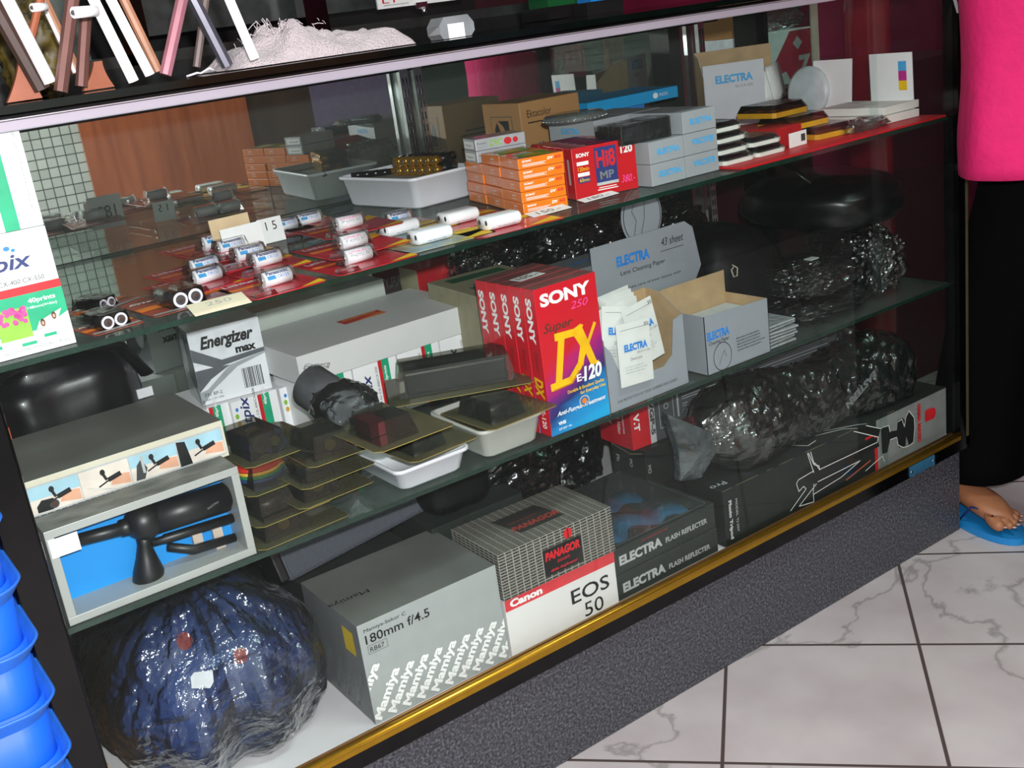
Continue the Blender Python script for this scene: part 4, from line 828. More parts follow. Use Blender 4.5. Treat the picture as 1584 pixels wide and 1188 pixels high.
# --- accessory packs: yellowed clear sheets with a domed bubble
SHEET = clear('yellowed_sheet','e4e0cc',.84,.08,.9,bump=.03,bscale=14,haze=.16,hazecol='a09c80'); SHE = mat('yellowed_sheet_edge','9a8a44',.4,vary=.1)
DOME = clear('smoky_dome','dcdcd4',.86,.06,1.0,bump=.04,bscale=20,haze=.05,hazecol='a0a298')
def acc(p, yaw, w, d, label, cont, bx=None, bh=.028, tilt=(0,0), group='clear accessory packs in the pile'):
    t = thing('accessory_pack', label, 'accessory pack', p, group=group, rot=(R(tilt[0]),R(tilt[1]),yaw))
    MB().prism([(.008,0),(w-.004,0),(w,.004),(w,d-.008),(w-.008,d),(0,d),(0,.008)],0,.0007,SHEET,side=SHE).build('backing_sheet', t)
    x0,y0,x1,y1 = bx or (w*.12,d*.14,w*.62,d*.8)
    bubble(MB(), x0,y0,x1,y1,.0012,bh,.006,DOME).build('bubble', t)
    cx, cy = (x0+x1)/2, (y0+y1)/2; b = MB(); DKM = mat('matt_black_metal','151412',.4,vary=.3)
    if cont == 'round': b.lathe([(.001,.002),(.022,.002),(.024,.006),(.024,.014),(.020,.018),(.001,.018)],28,DKM,Matrix.Translation((cx,cy,0))); b.build('lens_filter', t)
    elif cont == 'block': b.box((x0+.010,y0+.010,.002),(x1-.010,y1-.010,bh-.004),DKM); b.tube([(cx,y0+.008,.012),(cx,y0+.013,.012)],.007,16,mat('brass_ring','7d7048',.3,.8)); b.build('adapter', t)
    elif cont == 'blueblock':
        b.box((x0+.008,cy,.002),(x1-.008,y1-.008,bh-.006),mat('blue_foam','2a3a80',.7)); b.build('foam', t); b = MB(); b.tube([(cx-.004,y0+.010,.014),(cx+.004,cy+.01,.014)],.012,18,DKM); b.tube([(cx+.012,y0+.008,.013),(cx+.012,y0+.011,.013)],.006,16,mat('brass_ring','7d7048',.3,.8)); b.build('adapter', t)
    elif cont == 'rainbow':
        for r0, c in ((.0,'c8281c'),(.0045,'dcaa3a'),(.009,'1f7a4c'),(.0135,'1c3c78')):
            b.lathe([(.001,.0200-r0-.0045),(.027,.0200-r0-.0045),(.028,.0200-r0-.0022),(.027,.0200-r0),(.001,.0200-r0)],28,mat('strap_'+c,c,.6,bump=.3,bscale=500),Matrix.Translation((cx,cy,.002)))
        b.build('rolled_strap', t)
    elif cont == 'pink':
        b.box((x0+.006,y0+.03,.002),(x0+.03,y1-.006,bh-.006),mat('pink_red_card','7a1c34',.5)); b.build('card', t); b = MB(); b.box((x0+.026,y0+.008,.002),(x1-.006,y1-.02,bh-.003),DKM); b.build('adapter', t)
    elif cont == 'long':
        b.box((x0+.010,y0+.008,.002),(x1-.010,y1-.008,bh-.004),mat('black_flash_body','0d0f14',.3,vary=.2)); b.build('flash_unit', t, bevel=.003)
    return t
PK = 'clear accessory pack with '
def near(px,py,z): return g(px,py,z)
stack = [ # px,py of the near corner, height, yaw, w, d, words, content
 (408,858,0,3,.118,.105,'a dark block, bottom of the pile beside the blue set','block',-.0),
 (500,812,.030,3,.100,.105,'a dark fitting, second layer of the middle column','block',0),
 (400,820,.022,3,.098,.11,'a dark cap, second layer of the left column','round',0),
 (500,778,.052,3,.098,.11,'a dark ring, third layer of the middle column','round',0),
 (388,772,.050,3,.10,.105,'a rolled rainbow strap, left column','rainbow',0),
 (488,730,.075,0,.105,.11,'a black adapter, top of the middle column','block',0),
 (384,727,.080,4,.108,.125,'a black and blue fitting, top of the left column','blueblock',0),
]
for px,py,dz,yw,w_,d_,wd,ct2,_ in stack:
    p_ = g(px,py,Zt+dz); p_.y = max(p_.y,.002); acc(V((p_.x,p_.y,Zt+dz)), R(yw), w_, d_, PK+wd, ct2)
acc(g(585,703,Zt+.098), R(2), .105,.11, PK+'a dark prism and pink card, right of the wrapped package','pink', bh=.027)
acc(g(640,718,Zt+.046), R(4), .10,.115, PK+'a round lens cap, lying on the small white tray','round')
acc(g(760,668,Zt+.050), R(2), .11,.115, PK+'a round black cap, lying on the greyish tray','round')
qq = g(618,638,Zt+.080); qq.y = max(qq.y,.095)
acc(qq, R(-26), .19,.125, 'large clear pack with a long black flash unit, topmost of the accessory packs','long', bx=(.015,.025,.172,.102), bh=.036)
# wrapped package on the packs
wp = thing('wrapped_package','dark cylindrical package with pale lettering in crumpled clear film, lying on the accessory packs','package',(0,0,0))
c0_ = gy(500,605,.17); c1_ = gy(545,640,.10); b = MB()
ax = [c0_+V((-.01,.035,.010)), c0_, (c0_+c1_)/2, c1_]
b.tube([c0_+V((-.012,.030,.008)),c0_+V((-.008,.022,.006)),(c0_+c1_)/2+V((0,.02,0)),c1_+V((0,.006,0))],[.018,.030,.030,.024],22,mat('dark_grey_cloth','5a5b5e',.6,vary=.3,bump=.05,bscale=60)); b.build('roll', wp)
mid = (c0_+c1_)/2
mb = blobmesh((mid.x+.006,mid.y-.004,mid.z-.006),(.040,.050,.032),.8,31,.08,ridge=.08,m=FILM); mb.build('film', wp)
art([('t','Camera',-.018,.0,.036,.012,k['lgrey'],{'bold':.02})],(c0_+V((.0,.006,.033)),V((.75,-.66,0)).normalized(),V((.6,.7,.1)).normalized(),V((0,-.1,1)).normalized()),wp,'lettering')
tp = blobmesh((c1_.x+.016,c1_.y-.018,c1_.z-.006),(.022,.016,.016),.7,33,.2,ridge=.7,m=mat('shiny_twisted_foil','77797c',.18,.2,bump=.5,bscale=60,coat=.8),nu=30,nv=20); tp.build('twisted_end', wp)
# --- sachet dispenser
DX, DZ = -.7725, Zt
ds = thing('sachet_dispenser','open grey counter carton full of white cleaning sachets, right of the red video cassettes','carton',(DX,.006,DZ),R(1)); GB = mat('blue_grey_board','90959c',.5,vary=.03); dw, dd = .152, .075
MX = Matrix(((1,0,0,0),(0,0,1,0),(0,1,0,0),(0,0,0,1)))
MB().prism([(0,0),(dw,0),(dw,.105),(dw-.02,.10),(dw-.028,.05),(dw-.045,.038),(.035,.038),(.025,.05),(.012,.085),(0,.10)],0,.001,GB,MX).build('front_panel', ds)
MB().box((0,dd-.001,0),(dw,dd,.135),TN,faces={'back':GB}).build('back_panel', ds)
sp = MB()
for x in (0,dw-.001): sp.prism([(0,0),(dd,0),(dd,.135),(dd*.6,.132),(0,.105)],x,x+.001,TN,Matrix(((0,0,1,0),(1,0,0,0),(0,1,0,0),(0,0,0,1))),side=GB)
sp.build('side_panel', ds)
art([('t','FOR PROTECTION OF YOUR CAMERAS AND LENSES',.014,.010,.115,.0042,k['dgrey'])],(V((0,0,0)),V((1,0,0)),V((0,0,1)),V((0,-1,0))),ds,'lettering')
rr = random.Random(4)
def wet(p, rot, label, w=.062, h=.088, txt=True):
    t = MB(); n=6; rg=[]
    for i in range(n+1):
        z = h*i/n; t_ = .0016*sin(pi*i/n)+.0003; rg.append([(0,-t_*.3,z),(w*.5,-t_,z),(w,-t_*.3,z),(w,t_*.3,z),(w*.5,t_,z),(0,t_*.3,z)])
    o = t.loft(rg,mat('white_foil_sachet','d9dad6',.4,vary=.03),smooth=False).build('sachet', loc=p, rot=rot); tag(o,label,'sachet','sachets in the grey dispenser')
    if txt: art([('t','ELECTRA',.010,h*.55,w*.70,.0105,k['blue'],{'bold':.05}),('t','SILICA GEL',.033,h*.49,.026,.003,k['grey']),('t','Desiccant',.02,h*.40,.022,.004,k['grey'])]+microtext(.008,h*.30,.044,3,.004,k['lgrey'],.0012)+[('r',.004,h*.9,w-.008,.0006,k['grey']),('t','35',w-.013,h*.90,.008,.005,k['black'])],(V((0,-.0022,0)),V((1,0,0)),V((0,0,1)),V((0,-1,0))),o,'lettering')
    return o
wet(V((DX+.018,-.0005,DZ+.033)),(R(-4),R(4),R(2)),'white cleaning sachet hanging over the front of the grey dispenser, frontmost', txt=True)
wet(V((DX+.058,.012,DZ+.046)),(R(-6),R(-6),R(6)),'white cleaning sachet behind the frontmost one, leaning right in the grey dispenser')
wet(V((DX+.004,.020,DZ+.060)),(R(-10),R(14),R(-4)),'white cleaning sachet leaning left at the back of the grey dispenser')
wet(V((DX+.014,.016,DZ+.052)),(R(-14),R(-3),R(3)),'blank folded white sachet just behind the frontmost one',txt=False)
for i in range(4): wet(V((DX+.034+.008*i,.030+.010*i,DZ+.058)),(R(-10),R(6-3*i),R(4)),'row of white sachets standing edge to edge at the back of the grey dispenser',txt=False)
# --- cleaning paper carton with its lid up
CX, CW, CD, CH = -.5860, .1340, .088, .090
cl = thing('cleaning_paper_carton','open grey lens paper carton with raised lid and round tab, right of the sachets','carton',(CX,.004,Zt))
b = MB(); b.prism([(0,0),(CW,0),(CW,CH-.005),(.0,CH)],0,.001,GB,MX); b.box((0.001,.0012,0),(CW-.001,.0018,CH-.006),TN); b.box((0,0,0),(.001,CD,CH),GB,faces={'right':TN}); b.box((CW-.001,0,0),(CW,CD,CH-.005),TN,faces={'right':GB}); b.box((0,CD-.001,0),(CW,CD,CH+.03),TN,faces={'back':GB}); b.box((0,0,0),(CW,CD,.001),TN); b.build('tray_part', cl)
ci = MB().box((.003,.004,.0015),(CW-.003,CD-.004,CH-.022),mat('stack_of_lens_paper','b9bcbd',.7,vary=.06,scale=90)).build('lens_paper', cl)
# the lid leans back to the left behind the dispenser
l0 = gy(912,385,.125); l1 = gy(1065,340,.125); l2 = gy(1080,425,.125)
lx0, lx1 = l0.x-CX, l1.x-CX; lz1 = l1.z-Zt
b = MB(); b.prism([(lx0,.10),(lx0,l0.z-Zt),(lx1-.01,lz1),(lx1+.006,lz1-.012),(lx1+.018,lz1-.075),(lx1-.005,.095)],0,.0012,GB,Matrix(((1,0,0,0),(0,0,1,.120),(0,1,0,0),(0,0,0,1)))); b.build('lid', cl)
tcx, tcz = gy(990,318,.128).x-CX, gy(990,318,.128).z-Zt; tcz = min(tcz,.764-.047-Zt)
b = MB(); b.prism([(tcx+.040*cos(2*pi*i/32),tcz+.046*sin(2*pi*i/32)) for i in range(32)],0,.0012,GB,Matrix(((1,0,0,0),(0,0,1,.1225),(0,1,0,0),(0,0,0,1)))); b.build('round_tab', cl)
fr = (V((0,.120,0)),V((1,0,0)),V((0,0,1)),V((0,-1,0)))
art([('t','ELECTRA',lx0+.046,lz1-.040,.066,.016,k['blue'],{'bold':.05}),('t','Lens Cleaning Paper',lx0+.052,lz1-.056,.09,.009,k['black']),('t','43 sheet',lx1-.062,lz1-.028,.046,.012,k['black'],{'shear':.2}),('r',lx1-.064,lz1-.036,.048,.0008,k['black']),('t','Take care of your lenses with',lx0+.062,lz1-.078,.11,.005,k['black']),('t','Cleaning Paper',lx0+.062,lz1-.091,.044,.005,k['black']),('t','use for eye glasses too',lx0+.062,lz1-.113,.10,.005,k['black'])],fr,cl,'lettering',off=.0006)
art([('o',tcx,tcz,.0375,.0435,k['black'],.965),('l',[(tcx-.02,tcz-.03),(tcx-.012,tcz-.005),(tcx-.02,tcz+.01),(tcx-.008,tcz+.03),(tcx+.006,tcz+.02),(tcx+.004,tcz-.004),(tcx-.006,tcz-.03)],.0008,k['black'])],(V((0,.1221,0)),V((1,0,0)),V((0,0,1)),V((0,-1,0))),cl,'line_drawing',off=.0006)
art([('t','ELECTRA',.003,.052,.046,.013,k['blue'],{'bold':.05}),('t','Cleaning Paper',.006,.043,.042,.007,k['black']),('o',.032,.022,.019,.022,k['black'],.95),('l',[(.024,.01),(.03,.022),(.036,.03),(.04,.02)],.0006,k['dgrey'])]+microtext(.062,.040,.06,5,.0045,k['dgrey'],.0014,8),(V((0,0,0)),V((1,0,0)),V((0,0,1)),V((0,-1,0))),cl,'lettering')
# --- grey carton and dull carton behind the cassettes
gx = carton('grey_carton','dark grey carton with blue lettering and two white stickers, behind the sachet dispenser','carton',V((-.690,.152,Zt)),.115,.075,.170,R(0),mat('mid_grey_board','75797c',.5,vary=.05))
face_art(gx,'front',[('t','ELECTRA',-.0+.004,.125,.048,.014,k['blue'],{'bold':.05}),('r',.072,.140,.024,.010,k['white']),('r',.072,.124,.024,.010,k['white'])]); face_art(gx,'top',[('t','ELECTRA',.015,.03,.05,.012,k['blue'],{'bold':.05})])
dc = carton('printed_carton','dull cream and red printed carton behind the red video cassettes','carton',V((-.835,.20,Zt)),.135,.17,.158,R(-4),mat('cream_grey_board','9a9478',.6,vary=.1),faces={'front':mat('dark_red_board','8e2030',.5)})
face_art(dc,'top',[('t','BOTTOM',.02,.05,.08,.02,k['dgrey'],{'bold':.03}),('t','KEEP DRY',.03,.02,.07,.014,k['dgrey']),('r',.02,.12,.1,.03,k['dgreen'])])
rc = carton('red_box','small red and cream box standing at the back behind the red cassettes','box',V((-.80,.44,Zt)),.12,.06,.165,0,mat('red_board','a81c24',.4),faces={'left':mat('cream_grey_board','9a9478',.6)})
face_art(rc,'back',[('t','BUTTERFLY',.02,.11,.08,.018,k['white'],{'bold':.03})]); face_art(rc,'front',[('t','BUTTERFLY',.02,.11,.08,.018,k['white'],{'bold':.03})])
nb = carton('navy_box','dark navy flat box at the back behind the long white box','box',V((-.945,.485,Zt)),.12,.05,.07,0,mat('navy_board','1c2a50',.5)); face_art(nb,'front',[('t','PHOTO',.09,.04,.04,.015,k['white'])])
# --- black bags in clear film at the right
LE = mat('black_nylon','08080a',.6,vary=.3,spec=.3); LE2 = mat('soft_black_leather','060608',.33,vary=.3,spec=.4)
def bag(c, rad, e, seed, label, m=LE, film=True, amp=.08, rot=0, floor=None, extras=None, fr_=.25, name='camera_bag'):
    t = thing(name, label, 'camera bag', c, rot, 'black camera bags at the right of the lower shelf')
    fz = (floor - c[2]) if floor is not None else None
    blobmesh((0,0,0), rad, e, seed, amp, m=m, floor=fz).build('body', t)
    if film: blobmesh((0,0,.001), [r_*1.06 for r_ in rad], e*1.05, seed, amp, ridge=fr_*.6, m=FILMD, floor=fz, nu=96, nv=60, flat=True).build('film', t)
    for f in (extras or []): f(t)
    return t
bag((-.122,.17,.650),(.112,.140,.048),.75,51,'glossy black leather bag lying on top of the other bags at the right end',LE2,False,.06,extras=[lambda t: MB().tube([(-.08,-.05,.045),(-.085,0,.075),(-.07,.06,.078),(-.05,.09,.05)],.007,10,LE2,flat=.5).build('handle',t)])
bag((-.345,.225,.560),(.080,.095,.085),.6,52,'black box shaped bag with a small pale zip pull, behind the open lens paper carton',LE,False,.05,floor=Zt,extras=[lambda t: MB().tube([(-.055,-.102,.040),(-.048,-.106,.034),(-.052,-.108,.022),(-.060,-.108,.022),(-.062,-.106,.034),(-.055,-.104,.036)],.0012,6,mat('pale_cord','b8b49c',.6),cap=False).build('zip_pull',t)])
bag((-.262,.100,.552),(.078,.075,.026),.7,53,'flat black pouch with a pale sticker in clear film, right of the lens paper carton',LE,True,.06,extras=[lambda t: MB().box((-.012,-.03,.0305),(.008,-.015,.032),mat('pale_sticker','a8aaa8',.5)).build('sticker',t)])
bag((-.25,.11,.505),(.10,.085,.018),.8,54,'flat black pouch in shiny film under the pouch with the sticker',LE,True,.06,floor=Zt)
bag((-.112,.085,.542),(.048,.058,.050),.7,55,'small black bag in shiny crumpled film between the pouch and the end pane',LE,True,.10,floor=Zt)
bag((-.046,.18,.545),(.034,.08,.052),.7,56,'small black bag in film against the right end pane',LE,True,.10,floor=Zt)
bag((-.50,.40,.575),(.085,.085,.085),.6,57,'black bag in clear film at the back, behind the raised lens paper lid',LE,True,.08,floor=Zt)
bag((-.675,.42,.580),(.075,.068,.09),.7,58,'black bag in clear film at the back behind the dark grey carton',LE,True,.1,floor=Zt)
bag((-.29,.42,.575),(.09,.08,.088),.7,59,'black bag in clear film at the back right below the slotted standard',LE,True,.1,floor=Zt)
for i in range(7):
    lb = 'flat clear film sleeve in the small stack right of the lens paper carton, ' + ('lowest','second','third','fourth','fifth','sixth','topmost')[i]
    if not i: sl = MB().box((0,0,0),(.062,.075,.0035),mat('grey_white_sleeve','9a9ea0',.25,vary=.2,scale=60,bump=.4,bscale=80,coat=.8)).build('film_sleeve', loc=V((-.448,.010,Zt)), bevel=.001); tag(sl,lb,'sleeve','film sleeves in the stack')
    else: copy(sl, lb, V((-.448+.002*(i%3),.010+.001*(i%2),Zt+i*.0055)), R((-4,3,0,-2)[i%4]))
# ================================================================ CABINET FLOOR
Zf = F0 + e_
# --- grey lens carton
ow, od, oh = .2085, .165, .1425
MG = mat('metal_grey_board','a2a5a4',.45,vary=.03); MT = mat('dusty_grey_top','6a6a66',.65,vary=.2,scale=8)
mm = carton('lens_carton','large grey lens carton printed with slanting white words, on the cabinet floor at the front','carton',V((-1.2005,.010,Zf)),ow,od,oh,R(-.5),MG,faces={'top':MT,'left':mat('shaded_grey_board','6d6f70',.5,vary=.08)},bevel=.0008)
it = [('t','Mamiya-Sekor C',.008,.128,.060,.0065,k['black']),('t','180mm f/4.5',.008,.113,.093,.0125,k['black'],{'bold':.01}),('t','RB67',.012,.101,.020,.0065,k['black']),('r',.009,.0985,.027,.0005,k['dgrey']),('r',.009,.110,.027,.0005,k['dgrey']),('r',.009,.0985,.0005,.012,k['dgrey']),('r',.036,.0985,.0005,.012,k['dgrey'])]
def diag(words, W_, H_):    # slanting rows of one word, cut at the carton edges
    out = []
    vs, fs = glyphs('Mamiya', .04); A = R(57); ca_, sa = cos(A), sin(A)
    LW, LH = .082, .020
    for (x, y) in words:
        out.append(('t','Mamiya',x,y,LW,LH,k['white'],{'bold':.04,'rot':57}))
    return out
for i in range(9):
    it.append(('t','Mamiya',.012+.0215*i,.001 + (.0 if i else .0),.070*1.0,.0175,k['white'],{'bold':.04,'rot':57}))
# keep the printing inside the face
def clip_art(o, w, h, face_o, eps=.0006):
    import bmesh
    for c in kids(o):
        if not c.name.startswith('printed'): continue
        bm = bmesh.new(); bm.from_mesh(c.data)
        for co, no in (((eps,0,0),(-1,0,0)),((w-eps,0,0),(1,0,0)),((0,0,eps),(0,0,-1)),((0,0,h-eps),(0,0,1))):
            bmesh.ops.bisect_plane(bm, geom=bm.verts[:]+bm.edges[:]+bm.faces[:], plane_co=co, plane_no=no, clear_outer=True)
        bm.to_mesh(c.data); bm.free()
it.append(('t','Mamiya',-.014,.020,.070,.0175,k['white'],{'bold':.04,'rot':57}))
it.append(('t','Mamiya',.012+.0215*9,.001,.070,.0175,k['white'],{'bold':.04,'rot':57}))
face_art(mm,'front',it); clip_art(mm, ow, oh, None)
face_art(mm,'top',[('t','Mamiya',.055,.080,.058,.014,k['black'],{'rot':180})],'lettering')
face_art(mm,'left',[('r',.118,.092,.030,.034,mat('faded_yellow_sticker','c9ab2e',.5))]+[('t','Mamiya',.038+.030*i,.006,.066,.015,k['grey'],{'bold':.04,'rot':62}) for i in range(4)],'side_print')
# --- white camera carton with patterned carton on it
wc1 = carton('camera_carton','white camera carton with a red band and black letters, under the patterned carton','carton',V((-.9885,.006,Zf)),.190,.115,.0870,R(-1),mat('white_matt_board','e4e0de',.5,vary=.02),bevel=.0006)
face_art(wc1,'front',[('r',0,.069,.190,.018,mat('coral_red_ink','d83a40',.45)),('t','Canon',.008,.0725,.054,.0115,k['white'],{'bold':.05}),('t','EOS',.108,.034,.068,.022,k['black'],{'bold':.01}),('t','50',.128,.006,.034,.022,k['black'])])
def pattern():
    m = bpy.data.materials.new('black_word_pattern'); m.use_nodes = True; nt = m.node_tree; N = nt.nodes.new; L = nt.links.new; b = nt.nodes['Principled BSDF']
    tc = N('ShaderNodeTexCoord'); mp = N('ShaderNodeMapping'); L(tc.outputs['UV'], mp.inputs[0])
    br = N('ShaderNodeTexBrick'); br.offset = 0; L(mp.outputs[0], br.inputs[0]); br.inputs['Scale'].default_value = 1; br.inputs['Brick Width'].default_value = .0115; br.inputs['Row Height'].default_value = .0043; br.inputs['Mortar Size'].default_value = .0009; br.inputs['Mortar Smooth'].default_value = .3
    br.inputs['Color1'].default_value = lin('1c1b1a'); br.inputs['Color2'].default_value = lin('2a2827'); br.inputs['Mortar'].default_value = lin('9c988e')
    n = N('ShaderNodeTexNoise'); n.inputs['Scale'].default_value = 700; L(mp.outputs[0], n.inputs[0]); mx = N('ShaderNodeMix'); mx.data_type = 'RGBA'; r = N('ShaderNodeValToRGB'); r.color_ramp.elements[0].position = .55; r.color_ramp.elements[1].position = .66; L(n.outputs[0], r.inputs[0]); L(r.outputs[0], mx.inputs[0]); L(br.outputs[0], mx.inputs[6]); mx.inputs[7].default_value = lin('7d7a72')
    L(mx.outputs[2], b.inputs['Base Color']); b.inputs['Roughness'].default_value = .55; return m
PN = pattern()
pg = carton('patterned_carton','carton patterned with tiny words, on top of the white camera carton','carton',V((-.9905,.002,Zf+.0878)),.193,.120,.0690,R(-1),PN,bevel=.0006)
uv = pg.data.uv_layers.new(name='UVMap')
for p_ in pg.data.polygons:
    for li in p_.loop_indices:
        c_ = pg.data.vertices[pg.data.loops[li].vertex_index].co; n_ = p_.normal
        uv.data[li].uv = (c_.x, c_.y) if abs(n_.z) > .5 else ((c_.x, c_.z) if abs(n_.y) > .5 else (c_.y, c_.z))
face_art(pg,'front',[('r',.070,.008,.066,.040,k['black']),('t','PANAGOR',.073,.030,.060,.013,k['red'],{'bold':.05,'shear':.15}),('t','zoom',.092,.022,.022,.004,k['red']),('t','slide duplicator',.080,.011,.046,.005,k['red'],{'bold':.02}),('o',.115,.058,.007,.008,k['red']),('r',.1142,.050,.0016,.016,k['black'])])
face_art(pg,'left',[('o',.040,.042,.006,.008,k['red']),('r',.039,.034,.0016,.016,k['black'])])
face_art(pg,'top',[('p',[(.060,.030),(.135,.030),(.125,.090),(.050,.090)],mat('dusty_black_ink','33312f',.6)),('t','PANAGOR',.055,.040,.080,.014,mat('dusty_red_ink','9a3a32',.6),{'shear':.3,'bold':.05}),('t','zoom slide duplicator',.062,.062,.05,.006,mat('dusty_red_ink','9a3a32',.6))])
# --- two flash reflector cartons with window
FG = mat('dark_green_grey_board','2c322f',.5,vary=.15); rw, rd, rh = .208, .215, .0405
for i in range(2):
    p_ = V((-.7985,.008+.002*i,Zf+i*(rh+.0006)))
    if i == 0:
        fr0 = carton('flash_reflector_carton','dark green grey carton with white lettering on the cabinet floor, lower of the two','carton',p_,rw,rd,rh,0,FG,bevel=.0008)
        face_art(fr0,'front',[('t','ELECTRA',.014,.010,.084,.0155,k['lgrey'],{'bold':.05}),('t','FLASH REFLECTER',.105,.0115,.086,.0085,k['lgrey'],{'bold':.03})])
    else:
        o = MB(); o.box((0,0,0),(rw,rd,.003),FG); o.box((0,0,.003),(rw,.012,rh),FG); o.box((0,rd-.012,.003),(rw,rd,rh),FG); o.box((0,.012,.003),(.010,rd-.012,rh),FG); o.box((rw-.012,.012,.003),(rw,rd-.012,rh),FG)
        fr1 = o.build('flash_reflector_carton', loc=p_, bevel=.0006); tag(fr1,'dark green grey carton with clear top window and white lettering, upper of the two','carton'); fr1['size'] = (rw,rd,rh)
        face_art(fr1,'front',[('t','ELECTRA',.014,.012,.084,.0155,k['lgrey'],{'bold':.05}),('t','FLASH REFLECTER',.105,.0135,.086,.0085,k['lgrey'],{'bold':.03}),('t','professional',.06,.034,.05,.003,k['red'])])
        MB().box((.006,.008,rh+.0002),(rw-.006,rd-.008,rh+.0010),clear('window_film','e6ecea',.95,.05,.25,haze=.04)).build('window', fr1)
        ft = MB(); BC = mat('blue_cloth','2a8ccc',.6,vary=.2); PC = mat('dull_purple_cloth','5c4660',.7)
        for nm_, y0_, amp_, mt_, zz in (('a',.030,.030,BC,.026),('b',.085,-.02,PC,.020),('c',.135,.03,BC,.014)):
            n_ = 18; up = [(.014+(rw-.032)*i/n_, y0_+amp_*sin(pi*i/n_)+.035+.012*sin(i*.9), zz+.004*sin(i*.8)) for i in range(n_+1)]; dn = [(x, y-.034, zz-.006) for x, y, _ in up]
            ft.add(up+dn,[(i,n_+1+i,n_+2+i,i+1) for i in range(n_)],mt_,smooth=True)
        ft.box((.012,.014,.0035),(rw-.014,rd-.014,.005),mat('dark_inner_board','26302e',.7))
        ft.build('folded_reflector', fr1, solid=.0008)
        face_art(fr1,'top',[('l',[(.008,.012),(.012,.008),(rw-.012,.008),(rw-.008,.012),(rw-.008,rd-.012),(rw-.012,rd-.008),(.012,rd-.008),(.008,rd-.012),(.008,.012)],.0012,k['grey'])],'window_edge_line')

# --- long tripod carton
TB = mat('black_green_board','1d2220',.5,vary=.15)
tpw = .566
tb = carton('tripod_carton','long black and grey tripod carton with a white outline drawing of a tripod','carton',V((-.5755,.004,Zf)),tpw,.085,.095,0,TB,bevel=.0008)
def TL(pts): # outline points of the photograph on the carton front
    return [((gy(x,y,.004).x+.5755),(gy(x,y,.004).z-Zf)) for x,y in pts]
GY = mat('warm_grey_ink','858684',.5)
gx0 = gy(1356,690,.004).x+.5755
ol = .0013; gx1 = gy(1420,640,.004).x+.5755
it = [('r',gx0,.001,tpw-gx0-.001,.093,GY),('r',gx0-.006,.001,.008,.072,k['red']),('r',gx0-.03,.068,.032,.004,k['red'])]
it += [('p',TL(P_),k['black']) for P_ in ([(1300,662),(1335,657),(1362,663),(1358,676),(1310,667)],[(1230,735),(1356,676),(1360,690),(1262,745)],[(1362,662),(1374,659),(1378,672),(1372,700),(1364,702)],[(1374,668),(1395,664),(1396,672),(1376,680)],[(1388,650),(1396,646),(1402,655),(1400,690),(1390,692),(1386,680)],[(1400,645),(1404,636),(1413,646),(1414,680),(1406,690),(1400,672)],[(1258,744),(1330,712),(1340,716),(1270,762)])]
for P_ in ([(1232,675),(1330,656),(1362,663),(1364,661),(1374,658),(1376,668)],[(1220,684),(1305,666),(1316,666),(1358,676),(1356,684),(1267,726),(1260,716),(1258,718),(1246,693),(1210,689)],[(1246,695),(1258,731)],[(1251,692),(1259,719),(1266,720),(1267,727)],[(1258,728),(1234,742),(1231,748),(1235,760),(1242,752),(1246,756),(1222,790)],[(1262,748),(1235,783),(1258,776),(1257,762),(1258,748)],[(1258,764),(1300,738),(1330,712),(1264,745)],[(1338,728),(1356,712),(1364,705),(1367,714)],[(1376,680),(1386,676),(1388,688),(1396,692),(1404,690),(1412,684),(1414,660),(1413,646),(1405,635),(1400,645),(1398,660),(1394,648),(1388,652)]):
    it.append(('l',TL(P_),ol,k['white']))
it += [('t','HAMA MATIC',gx1-.004,.088,.072,.010,k['red'],{'bold':.08,'rot':-90}),('o',gx1+.040,.058,.009,.011,k['red']),('r',gx1+.018,.048,.018,.022,k['red']),('t','Photo Tripod',.0065,.078,.066,.0085,k['silver'],{'bold':.05,'rot':-90}),('t','MODEL TJ-207',.022,.076,.056,.0055,k['silver'],{'rot':-90}),
  ('l',TL([(1308,742),(1345,712)]),.003,mat('dull_orange_ink','a8583c',.5))]
face_art(tb,'front',it); clip_art(tb, tpw, .095, None)
face_art(tb,'left',[('t','MODEL',.014,.055,.03,.006,k['silver'],{'rot':-90})]); WE = mat('worn_edge','8c8366',.6)
def TT(pts): return [((g(x,y,Zf+.095).x+.5755), min(.083,max(.001,g(x,y,Zf+.095).y-.004))) for x,y in pts]
face_art(tb,'top',[('t','Pro',.03,.03,.03,.012,k['silver'],{'rot':180}),('l',TT([(1233,675),(1328,657),(1365,662)]),ol,k['white']),('l',TT([(1218,685),(1304,664),(1330,664)]),ol,k['white']),('l',TT([(1210,689),(1250,690),(1262,682)]),ol,k['white'])]
  +[('l',[(a,.0012),(a+b_,.0012)],.0012,WE) for a,b_ in ((0,.02),(.03,.05),(.10,.012),(.13,.03),(.19,.05),(.27,.04),(.4,.02))],'lettering')
# smaller black cartons behind it, red ended carton on them
for i,(x,y,z,nm) in enumerate([(-.585,.135,0,'lower'),(-.600,.150,.068,'upper')]):
    o = carton('tripod_carton','black tripod carton lying behind the long one, end towards the left, '+nm+' of two','carton',V((x,y,Zf+z)),.45,.085,.067,R(0),TB)
    face_art(o,'left',[('t','Ph',.012,.045,.012,.008,k['silver'],{'rot':-90}),('t','MO',.046,.045,.014,.007,k['silver'],{'rot':-90}),('l',[(.004,.062),(.05,.054),(.08,.062)],.0012,mat('worn_edge','8c8366',.6))])
    face_art(o,'front',[('t','MO',.004,.04,.014,.007,k['silver'],{'rot':-90})])
rbx = carton('tripod_carton','grey tripod carton with a red left end, resting high on the black ones','carton',V((-.610,.165,Zf+.1360)),.50,.085,.080,R(-2),mat('dim_grey_board','4e5254',.5,vary=.08),faces={'left':mat('bright_red_board','c01a2a',.4)})
